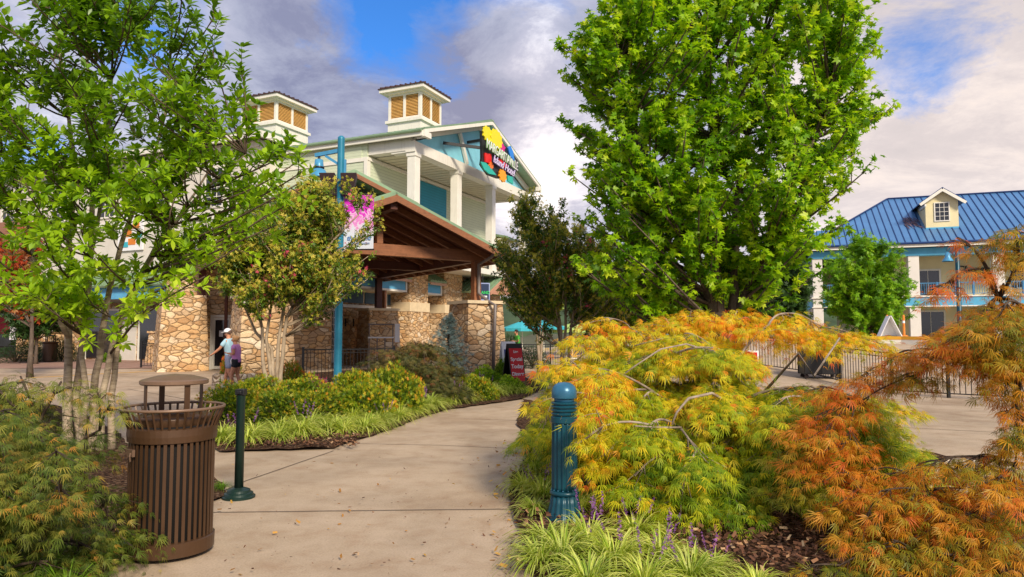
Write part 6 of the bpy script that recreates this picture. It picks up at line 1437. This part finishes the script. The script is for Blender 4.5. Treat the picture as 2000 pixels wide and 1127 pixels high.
def person(label, loc, rz, H, pose, cl, hair, cap=None, group=None, extra=None):
    """local frame: faces +x, left side +y. pose gives joints in units of height."""
    Pn = thing('person', label, 'person', loc, rz); s = H
    J = {k: Vector(v)*s for k, v in pose.items()}
    pel, wa, ch, nk, hd = J['pelvis'], J['waist'], J['chest'], J['neck'], J['head']
    chains = [([pel, wa, ch, nk, nk+(hd-nk)*.35, hd, hd+(hd-nk)*.42], [(.072*s, .088*s), (.062*s, .076*s), (.070*s, .095*s), .034*s, .036*s, (.058*s, .050*s), (.044*s, .038*s)])]
    ax = (hd-nk).normalized(); fw = J['face'].normalized()
    chains.append(([hd, hd+fw*.045*s-ax*.012*s, hd+fw*.066*s-ax*.010*s], [(.058*s, .050*s), .018*s, .006*s]))
    for sd_ in ('l', 'r'):
        sh, el, wr = J['sh_'+sd_], J['el_'+sd_], J['wr_'+sd_]; hp, kn, an = J['hip_'+sd_], J['kn_'+sd_], J['an_'+sd_]
        chains.append(([ch, sh, (sh+el)/2, el, (el+wr)/2, wr], [(.070*s, .095*s), .034*s, .030*s, .024*s, .023*s, .015*s]))
        hdv = (wr-el).normalized(); pm = wr+hdv*.035*s
        chains.append(([wr, pm], [.015*s, (.020*s, .012*s)]))
        side = Vector((0, 0, 1)).cross(hdv); side = side.normalized() if side.length > .2 else Vector((1, 0, 0)); dn = hdv.cross(side).normalized()
        for k, L in ((-1.5, .036), (-.5, .043), (.5, .045), (1.5, .038)):
            b0 = pm+side*k*.0085*s; chains.append(([pm, b0+hdv*.014*s, b0+hdv*(.014+L*.5)*s+dn*.006*s, b0+hdv*(.014+L*.85)*s+dn*.018*s], [(.020*s, .012*s), .0055*s, .005*s, .004*s]))
        chains.append(([wr, wr+hdv*.012*s+side*.020*s, wr+hdv*.036*s+side*.034*s], [.015*s, .007*s, .005*s]))
        chains.append(([pel, hp, (hp+kn)/2, kn, kn+(an-kn)*.35, an], [(.072*s, .088*s), .056*s, .050*s, .033*s, .033*s, .020*s]))
        ft = J['toe_'+sd_]; chains.append(([an, an+(ft-an)*.5, ft], [.020*s, .018*s, .013*s]))
    skinned('body', chains, skinm, Pn, 2)
    sl = cl.get('sleeve', .75)
    tc_ = [([pel-Vector((0, 0, .045*s)), pel, wa, ch, nk-(nk-ch)*.30], [(.084*s, .100*s), (.084*s, .100*s), (.078*s, .090*s), (.080*s, .104*s), (.046*s, .06*s)])]
    for sd_ in ('l', 'r'):
        sh, el = J['sh_'+sd_], J['el_'+sd_]; tc_.append(([ch, sh, sh+(el-sh)*sl*.5, sh+(el-sh)*sl], [(.080*s, .104*s), .042*s, .042*s, .044*s]))
    skinned('shirt', tc_, cl['shirt'], Pn, 2)
    pc = [([wa+(pel-wa)*.1, pel], [(.070*s, .084*s), (.080*s, .096*s)])]
    for sd_ in ('l', 'r'):
        hp, kn = J['hip_'+sd_], J['kn_'+sd_]; pc.append(([pel, hp, hp+(kn-hp)*cl['leg']*.6, hp+(kn-hp)*cl['leg']], [(.080*s, .096*s), .066*s, .060*s, .056*s]))
    skinned('shorts', pc, cl['shorts'], Pn, 2)
    for sd_ in ('l', 'r'):
        an, ft = J['an_'+sd_], J['toe_'+sd_]; d = (ft-an); dz = Vector((0, 0, -.016*s))
        skinned('shoe', [([an-d*.25+dz, an+d*.3+dz, ft+dz*.3+d*.05], [.028*s, .027*s, .020*s])], cl['shoe'], Pn, 2)
    hb = MB()
    if hair: # cap of hair hugging the skull
        cc = hd+ax*.018*s-fw*.010*s
        bmh = bmesh.new(); bmesh.ops.create_uvsphere(bmh, u_segments=20, v_segments=14, radius=.064*s)
        bmesh.ops.delete(bmh, geom=[v for v in bmh.verts if v.co.dot(fw) > .030*s and v.co.dot(ax) < .026*s or v.co.dot(ax) < hair.get('low', -.03)*s], context='VERTS')
        me = bpy.data.meshes.new('hair'); bmh.to_mesh(me); bmh.free(); me.materials.append(hair['m']); ho = bpy.data.objects.new('hair', me); COL.objects.link(ho); ho.parent = Pn; ho.location = cc
        md = ho.modifiers.new('t', 'SOLIDIFY'); md.thickness = .006
        if hair.get('bun'): MB().ball(tuple(cc-fw*.06*s+ax*.01*s), .026*s, 12, 8).build('bun', hair['m'], Pn, smooth=True)
    for sg in (-1, 1):
        sv = ax.cross(fw).normalized(); MB().ball(tuple(hd+fw*.050*s+sv*sg*.020*s+ax*.004*s), .0055*s, 8, 6).build('eye', M['black'], Pn)
        MB().ball(tuple(hd+sv*sg*.053*s-ax*.004*s-fw*.004*s), .014*s, 8, 6, (1, .5, 1.3)).build('ear', skinm, Pn, smooth=True)
    if cap:
        cc = hd+ax*.028*s
        bmh = bmesh.new(); bmesh.ops.create_uvsphere(bmh, u_segments=20, v_segments=14, radius=.068*s); bmesh.ops.delete(bmh, geom=[v for v in bmh.verts if v.co.z < -.004*s], context='VERTS')
        me = bpy.data.meshes.new('cap'); bmh.to_mesh(me); bmh.free(); me.materials.append(cap); ho = bpy.data.objects.new('cap', me); COL.objects.link(ho); ho.parent = Pn; ho.location = cc; ho.modifiers.new('t', 'SOLIDIFY').thickness = .006
        sv = Vector((0, 0, 1)).cross(fw).normalized(); pts = [cc+sv*.055*s*math.cos(a)+fw*(.05+.07*math.sin(a))*s for a in [PI*i/10 for i in range(11)]]
        MB().extr([tuple(p) for p in pts], (0, 0, .006*s)).build('brim', cap, Pn)
    if extra: extra(Pn, J, s)
    return Pn
walk = dict(pelvis=(0, 0, .53), waist=(.005, 0, .62), chest=(.02, 0, .73), neck=(.03, 0, .84), head=(.045, 0, .915), face=(1, 0, -.12),
            sh_l=(.02, .105, .80), el_l=(.115, .125, .665), wr_l=(.235, .13, .575), sh_r=(.02, -.105, .80), el_r=(-.05, -.125, .65), wr_r=(.05, -.12, .56),
            hip_l=(0, .05, .50), kn_l=(-.02, .055, .28), an_l=(-.12, .055, .075), toe_l=(-.055, .06, .022), hip_r=(0, -.05, .50), kn_r=(.08, -.05, .28), an_r=(.11, -.05, .045), toe_r=(.20, -.05, .022))
hold = dict(walk); hold.update(el_l=(.0, .125, .66), wr_l=(.13, .06, .67), el_r=(-.02, -.12, .66), wr_r=(.10, -.07, .63), kn_l=(.06, .05, .28), an_l=(.07, .05, .04), toe_l=(.16, .05, .022), kn_r=(-.0, -.05, .28), an_r=(-.08, -.05, .06), toe_r=(-.01, -.05, .022))
q = D(449, 700, 19.3)
person('man walking left in a light blue shirt, grey shorts and a white cap', (q.x, 19.3, 0), R(172), 1.62, walk, dict(shirt=flat('light blue shirt', (.42, .66, .78), .8), shorts=flat('grey shorts', (.22, .25, .36), .8), shoe=flat('pale shoe', (.6, .58, .55)), leg=.85), dict(m=flat('grey brown hair', (.12, .07, .05), .8)), M['signwhite'])
def bag(Pn, J, s):
    p = J['wr_r']+Vector((-.02, -.02, -.16)); MB().ball(tuple(p), .12, 12, 8, (.8, .5, 1.0)).build('carried_bag', flat('white bag', (.75, .72, .70), .7), Pn, smooth=True)
q = D(462, 700, 18.5)
person('woman in a lilac top and black shorts walking beside the man in the cap', (q.x, 18.5, 0), R(178), 1.45, hold, dict(shirt=flat('lilac top', (.58, .24, .52), .8), shorts=flat('black shorts', (.015, .015, .02), .8), shoe=flat('white shoe', (.65, .63, .6)), leg=.42, sleeve=.5), dict(m=flat('blonde hair', (.55, .30, .13), .7), bun=True, low=-.05), None, extra=bag)
stand = dict(walk); stand.update(kn_l=(.01, .05, .28), an_l=(0, .05, .045), toe_l=(.09, .055, .022), kn_r=(.01, -.05, .28), an_r=(0, -.05, .045), toe_r=(.09, -.055, .022), el_l=(.03, .13, .66), wr_l=(.14, .08, .66), el_r=(.03, -.13, .66), wr_r=(.14, -.08, .67))
q = D(1011, 700, 33.5)
person('person in a bright green shirt standing under the turquoise umbrella', (q.x, 33.5, hgt(q.x, 33.5)), R(200), 1.68, stand, dict(shirt=flat('bright green shirt', (.08, .45, .05), .8), shorts=flat('dark trousers', (.02, .02, .03), .8), shoe=M['black'], leg=.95), dict(m=flat('dark hair', (.02, .014, .012), .7)), None)
print('BUILT', len(bpy.data.objects))
